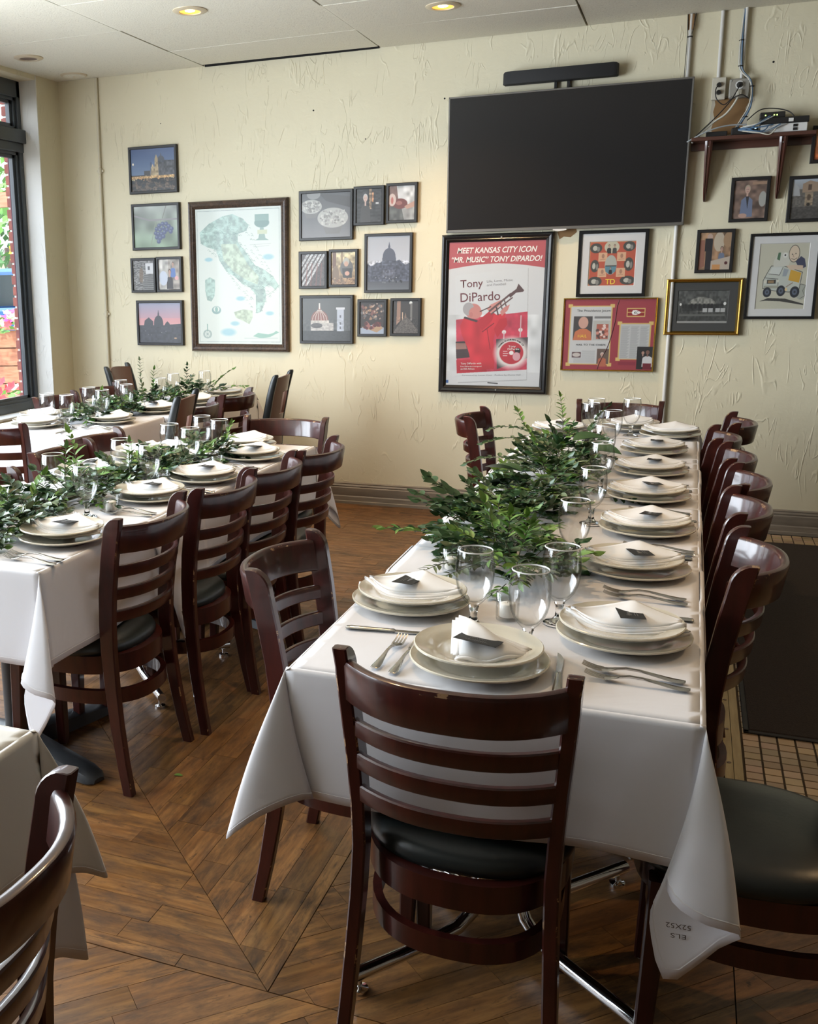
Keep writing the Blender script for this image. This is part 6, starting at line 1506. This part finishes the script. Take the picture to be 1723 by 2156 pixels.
c = Cv(100, 125, (150, 110, 76)); c.noise(4, 9, 9, .4).ell(.62, .25, .17, .26, (196, 176, 150)).ell(.9, .2, .15, .2, (170, 130, 90)).rect(.22, .18, .42, 1, (34, 32, 36)).ell(.32, .12, .09, .09, (196, 160, 140)).rect(.18, .16, .40, .5, (30, 28, 32)).poly([(.0, .2), (.16, .2), (.2, .9), (0, 1)], (150, 90, 70)).person(.72, .44, .6, (100, 112, 140)).poly([(.4, .76), (1, .64), (1, 1), (.4, 1)], (190, 170, 150)).rect(.45, .86, .7, 1, (214, 140, 70)).ell(.88, .82, .05, .04, (80, 26, 30))
framed(-.008, .195, 1.538, 1.784, BF + 'a dark clothed man serving at a table', c)
c = Cv(90, 100, (190, 96, 40)); c.grad((176, 120, 60), (200, 84, 30)).noise(4, 8, 8, .4)
framed(.537, .711, 2.120, 2.318, BF + 'warm orange tones, cut by the right edge', c)

# ================================================================ TELEVISION, SPEAKER BAR, CONDUITS, SHELF
def rbox(b, x0, x1, y0, y1, z0, z1, **k): b.box(x0, x1, y0, y1, z0, z1, **k)
t = thing('television', 'large dark flat television with a thin grey bezel on the wall', 'television', (-.781, WALL_Y, 1.812))
TW = .695; TH = .804; yb, yt = -.055, -.082   # the screen leans out a little towards its top
def tv(x, z, d): k = z / TH; return (x, yb + (yt - yb) * k + d, z)
b = MB(); vs = []
def slab(x0, x1, z0, z1, d0, d1):
    P_ = [tv(x0, z0, d0), tv(x1, z0, d0), tv(x1, z1, d0), tv(x0, z1, d0), tv(x0, z0, d1), tv(x1, z0, d1), tv(x1, z1, d1), tv(x0, z1, d1)]
    return P_, [(0, 1, 2, 3), (7, 6, 5, 4), (0, 4, 5, 1), (1, 5, 6, 2), (2, 6, 7, 3), (3, 7, 4, 0)]
b = MB()
for q in ((-TW, TW, 0, .018), (-TW, TW, TH - .010, TH), (-TW, -TW + .010, 0, TH), (TW - .010, TW, 0, TH)): b.add(*slab(*q, 0, .03))
b.build('bezel', 'tv_bezel', t, smooth=0, bevel=.0015)
b = MB(); b.add(*slab(-TW + .009, TW - .009, .016, TH - .009, .003, .028)); b.build('screen', 'tv_screen', t, smooth=0)
b = MB(); b.box(-.25, .25, -.055, 0, .2, .6); b.build('wall_mount', 'plastic_black', t, smooth=0)
b = MB(); b.rings([[(x, yb - .002, -.004 - .006 * math.sin(PI * (x + .04) / .08)), (x, yb + .012, -.004 - .006 * math.sin(PI * (x + .04) / .08)), (x, yb + .012, .002), (x, yb - .002, .002)] for x in [-.04 + .01 * i for i in range(9)]]); b.build('badge', 'plastic_white', t)
t = thing('sound_bar', 'black fabric speaker bar above the television', 'speaker', (-.825, WALL_Y, 2.660))
b = MB(); prof = []
b.rings([[(x * (1 - i_ * .0), y, z) for x, y in [(-.328 + e, -.025), (-.330 + e, -.050), (-.322 + e, -.078), (-.300, -.090), (.300, -.090), (.322 - e, -.078), (.330 - e, -.050), (.328 - e, -.025)]] for i_, (z, e) in enumerate(((0, .008), (.005, .0), (.066, .0), (.072, .006)))])
b.build('body', 'speaker_cloth', t, smooth=40)
for x in (-.03, .04):
    b = MB(); b.box(x, x + .012, -.026, -.0, -.05, .03); b.build('bracket', 'plastic_black', t, smooth=0)
b = MB(); b.tube([(.055, -.03, .0), (.06, -.032, -.03), (.058, -.04, -.06)], .003, 6); b.tube([(-.028, -.05, .0), (-.028, -.05, -.055)], .002, 6); b.build('cable', 'cable_black', t)
def conduit(label, x, z0, z1, r, m, lean=0.0, coup=(), x1=None):
    t = thing('conduit', label, 'pipe', (x, WALL_Y - r - .004, z0)); x1 = x if x1 is None else x1
    b = MB(); b.tube([(0, 0, 0), ((x1 - x) * .5, 0, (z1 - z0) / 2), (x1 - x, 0, z1 - z0)], r, 12); b.build('pipe', m, t)
    for zc in coup:
        q = MB(); q.lathe([(r, -.022), (r + .004, -.02), (r + .004, .02), (r, .022)], 14, ((x1 - x) * (zc - z0) / (z1 - z0), 0, zc - z0)); q.build('coupling', m, t)
        q = MB(); q.box(-.026, .026, .001, r + .004, -.008, .008, M=Matrix.Translation(((x1 - x) * (zc - z0) / (z1 - z0), 0, zc - z0 + .0))); q.build('strap', m, t, smooth=0)
    return t
conduit('cream painted conduit pipe running down the wall at the left corner', -4.027, .02, 2.958, .0105, 'conduit_cream', coup=(2.330, 1.316), x1=-4.018)
t = conduit('white conduit pipe running from the ceiling behind the television to the floor', -.117, .02, 2.958, .0115, 'conduit_white', x1=-.128)
b = MB(); b.box(-.028, .006, -.010, .008, 2.855, 2.937); b.build('cut_stub', 'bare_plaster', t, smooth=0, bevel=.002)
b = MB(); b.tube([(-.03, -.012, 2.937), (-.026, -.014, 2.86), (-.024, -.014, 2.79), (-.03, -.012, 2.2)], .0022, 6); b.tube([(.014, -.012, 2.937), (.006, -.015, 2.87), (-.002, -.016, 2.83)], .0018, 6); b.build('loose_wire', 'cable_black', t)
b = MB(); b.lathe([(.0118, 0), (.014, .001), (.014, .007), (.0118, .008)], 12, (-.0105, 0, 2.815)); b.build('tie', 'cable_black', t)
conduit('short grey conduit pipe dropping to the ivory outlet plate', .037, 2.605, 2.958, .0105, 'conduit_white', x1=.034)
t = thing('outlet_plate', 'ivory outlet plate with two black plugs under the short conduit', 'outlet', (.043, WALL_Y, 2.490))
b = MB(); b.box(-.036, .036, -.034, 0, 0, .118); b.build('plate', 'plastic_ivory', t, smooth=0, bevel=.003)
for zz in (.038, .078):
    q = MB(); q.lathe([(.0, -.020), (.010, -.020), (.0125, -.012), (.0135, 0), (0, 0)], 12, M=Matrix.Translation((.0, -.035, zz)) @ Matrix.Rotation(-PI / 2, 4, 'X')); q.build('plug', 'plastic_black', t)
t = thing('junction_box', 'grey metal junction box with a round socket', 'outlet', (.149, WALL_Y, 2.490))
b = MB(); b.box(-.053, .053, -.044, 0, 0, .103); b.build('box', 'galvanised', t, smooth=0, bevel=.006)
q = MB(); q.lathe([(.020, 0), (.022, .003), (.017, .004), (.016, .001), (0, .001)], 20, M=Matrix.Translation((.0, -.044, .068)) @ Matrix.Rotation(PI / 2, 4, 'X')); q.build('socket_ring', 'plastic_white', t)
q = MB(); q.lathe([(0, 0), (.015, 0), (.013, .016), (0, .018)], 14, M=Matrix.Translation((.0, -.045, .068)) @ Matrix.Rotation(PI / 2, 4, 'X')); q.build('plug', 'plastic_black', t)
q = MB(); q.box(-.014, .014, -.066, -.044, .010, .042); q.build('adapter', 'plastic_ivory', t, smooth=0, bevel=.004)
for sx in (-.042, .042):
    for sz in (.010, .093): q = MB(); q.lathe([(0, 0), (.004, 0), (.004, .002), (0, .003)], 8, M=Matrix.Translation((sx, -.044, sz)) @ Matrix.Rotation(PI / 2, 4, 'X')); q.build('screw', 'screw', t)
q = MB(); q.tube([(.006, -.02, .103), (.006, -.02, .47)], .009, 10); q.build('pipe', 'conduit_white', t)
# shelf with two brackets
t = thing('wall_shelf', 'dark red wooden shelf on two tall tapered brackets, right of the television', 'shelf', (.22, WALL_Y, 2.262))
b = MB(); b.box(-.298, .325, -.150, 0, 0, .020); b.build('board', 'shelf_wood', t, smooth=0, bevel=.002)
b = MB(); b.box(-.298, .325, -.018, -.002, -.040, 0); b.build('back_rail', 'shelf_wood', t, smooth=0, bevel=.001)
for x in (-.205, .170):
    rg = []
    for z, w, d in ((0, .020, .125), (-.03, .0195, .120), (-.08, .018, .105), (-.18, .014, .070), (-.27, .010, .040), (-.315, .007, .024), (-.322, .004, .018)):
        rg.append([(x - w, -.003, z), (x - w, -d, z), (x - w * .45, -d - .006, z), (x - w * .25, -d, z), (x + w * .25, -d, z), (x + w * .45, -d - .006, z), (x + w, -d, z), (x + w, -.003, z)])
    b = MB(); b.rings(rg); br = b.build('bracket', 'shelf_wood', t, smooth=30)
    q = MB(); q.lathe([(0, 0), (.004, 0), (.003, .003), (0, .003)], 8, M=Matrix.Translation((x, -.122, -.03)) @ Matrix.Rotation(PI / 2, 4, 'X')); q.build('screw', 'screw', br)
# boxes on the shelf
ZS = 2.283
t = thing('modem', 'white and black modem box with two square ports on the shelf', 'modem', (.385, WALL_Y - .085, ZS))
b = MB(); b.box(-.115, .115, -.05, .06, 0, .045); b.build('case', 'plastic_white', t, smooth=0, bevel=.003)
b = MB(); b.box(-.118, .120, -.053, .062, .0455, .078); b.build('top_case', 'plastic_black', t, smooth=0, bevel=.003)
for z in (.006, .024): q = MB(); q.box(.045, .066, -.0535, -.045, z, z + .014); q.build('port', 'plastic_black', t, smooth=0)
q = MB(); q.box(.02, .044, -.056, -.05, .052, .070); q.build('socket', 'plastic_white', t, smooth=0, bevel=.001)
t = thing('network_switch', 'small black network switch with green lights on the modem', 'network box', (.325, WALL_Y - .080, ZS + .0785))
b = MB(); b.box(-.062, .062, -.04, .04, 0, .032); b.build('case', 'plastic_black', t, smooth=0, bevel=.003)
for x in (-.035, .008, .022): q = MB(); q.box(x - .003, x + .003, -.0425, -.039, .012, .018); q.build('led', 'led_green', t, smooth=0)
t = thing('adapter_box', 'black box with a blue light, half under the cables on the shelf', 'network box', (.185, WALL_Y - .090, ZS))
b = MB(); b.box(-.06, .075, -.035, .045, 0, .040); b.build('case', 'plastic_black', t, smooth=0, bevel=.004)
q = MB(); q.box(.056, .064, -.038, -.034, .028, .036); q.build('led', 'led_blue', t, smooth=0)
t = thing('power_strip', 'dark box lying at the left end of the shelf', 'network box', (.045, WALL_Y - .085, ZS))
b = MB(); b.box(-.05, .06, -.03, .03, 0, .028); b.build('case', 'plastic_black', t, smooth=0, bevel=.003)
def bez(p, n=22):
    p = [Vector(q) for q in p]; out = []
    for i in range(len(p) - 1):
        a, b2, c2, d = p[max(i - 1, 0)], p[i], p[i + 1], p[min(i + 2, len(p) - 1)]; m_ = max(4, n // (len(p) - 1))
        for k in range(m_):
            u = k / m_; out.append(.5 * ((2 * b2) + (-a + c2) * u + (2 * a - 5 * b2 + 4 * c2 - d) * u * u + (-a + 3 * b2 - 3 * c2 + d) * u ** 3))
    return out + [p[-1]]
def cable(label, pts, r, m, name='cable'):
    t = tag(MB().tube(bez([(x, WALL_Y - d, z) for x, z, d in pts]), r, 7).build(name, m, smooth=60), label, 'cable'); return t
t = thing('cable_bundle', 'bundle of blue and grey network cables hanging from the ceiling', 'cable')
rc = random.Random(4)
for i in range(8):
    o1, o2 = rc.uniform(-.010, .010), rc.uniform(-.006, .008); m = ['cable_blue', 'cable_grey', 'cable_blue', 'cable_blue', 'cable_white', 'cable_blue', 'cable_grey', 'cable_blue'][i]
    pts = [(.142 + o1 * .5, 2.955, .02), (.139 + o1 * .5, 2.85, .024 + o2), (.140 + o1, 2.74, .03 + o2), (.150 + o1, 2.64, .035 + o2), (.200 + o1 * .5, 2.575, .06), (.213 + o1 * .4, 2.50, .068 + o2), (.205 + o1, 2.43, .07 + o2), (.170 + o1, 2.36, .08 + o2), (.150 + o1 * .5, 2.32, .10)]
    if i % 2: pts += [(.19 + rc.uniform(-.01, .02), 2.305 + o1, .15), (.28, 2.30 + o2 * 3, .16), (.30 + rc.uniform(0, .1), 2.325, .145)]
    else: pts += [(.20, 2.312 + o2 * 2, .14), (.26 + o1, 2.335, .15), (.30 + rc.uniform(0, .04), 2.372, .125)]
    b = MB(); b.tube(bez([(x, WALL_Y - d, z) for x, z, d in pts], 44), .0032, 6); b.build('strand', m, t, smooth=60)
for x, z, d in ((.139, 2.79, .026), (.145, 2.655, .035), (.211, 2.54, .066), (.190, 2.38, .08), (.150, 2.322, .10)):
    b = MB(); b.lathe([(.010, 0), (.0135, .0015), (.0135, .0045), (.010, .006)], 12, (x, WALL_Y - d, z)); b.build('cable_tie', 'cable_black', t)
cable('thick white cable arching from the junction box to the television', [(.150, 2.518, .062), (.135, 2.47, .075), (.09, 2.405, .08), (.03, 2.365, .085), (-.03, 2.31, .09), (-.075, 2.26, .09)], .0060, 'cable_white')
cable('grey cable curving along the shelf to the television', [(.20, 2.335, .13), (.10, 2.335, .14), (.0, 2.31, .15), (-.10, 2.262, .13)], .0042, 'cable_grey')
cable('white cable looping over the shelf edge below the modem', [(.18, 2.30, .15), (.26, 2.285, .165), (.315, 2.272, .168), (.345, 2.30, .16)], .0034, 'cable_white')
cable('black cable from the ivory outlet looping under the junction box', [(.043, 2.568, .05), (.028, 2.54, .07), (.035, 2.49, .075), (.075, 2.455, .075), (.11, 2.48, .08), (.16, 2.50, .085), (.20, 2.478, .08)], .0030, 'cable_black')
cable('black cable crossing from the upper plug to the television', [(.149, 2.558, .062), (.135, 2.52, .08), (.10, 2.46, .085), (.04, 2.39, .09), (-.02, 2.33, .10), (-.06, 2.29, .10)], .0030, 'cable_black')
cable('black cable arching behind the modem', [(.20, 2.36, .10), (.26, 2.41, .10), (.33, 2.415, .09), (.40, 2.395, .10), (.43, 2.365, .12)], .0030, 'cable_black')

# ================================================================ RUG
o = MB(); o.box(.286, 1.85, 3.668, 6.47, .001, .010); o = o.build('floor_rug', 'rug', None, smooth=0, bevel=.003); tag(o, 'long dark brown runner rug on the tiles at the right', 'rug')
b = MB(); b.box(.270, .287, 3.650, 6.485, .0005, .007); b.box(.270, 1.86, 3.650, 3.669, .0005, .007); b.build('binding', 'rug_edge', o, smooth=0, bevel=.002)
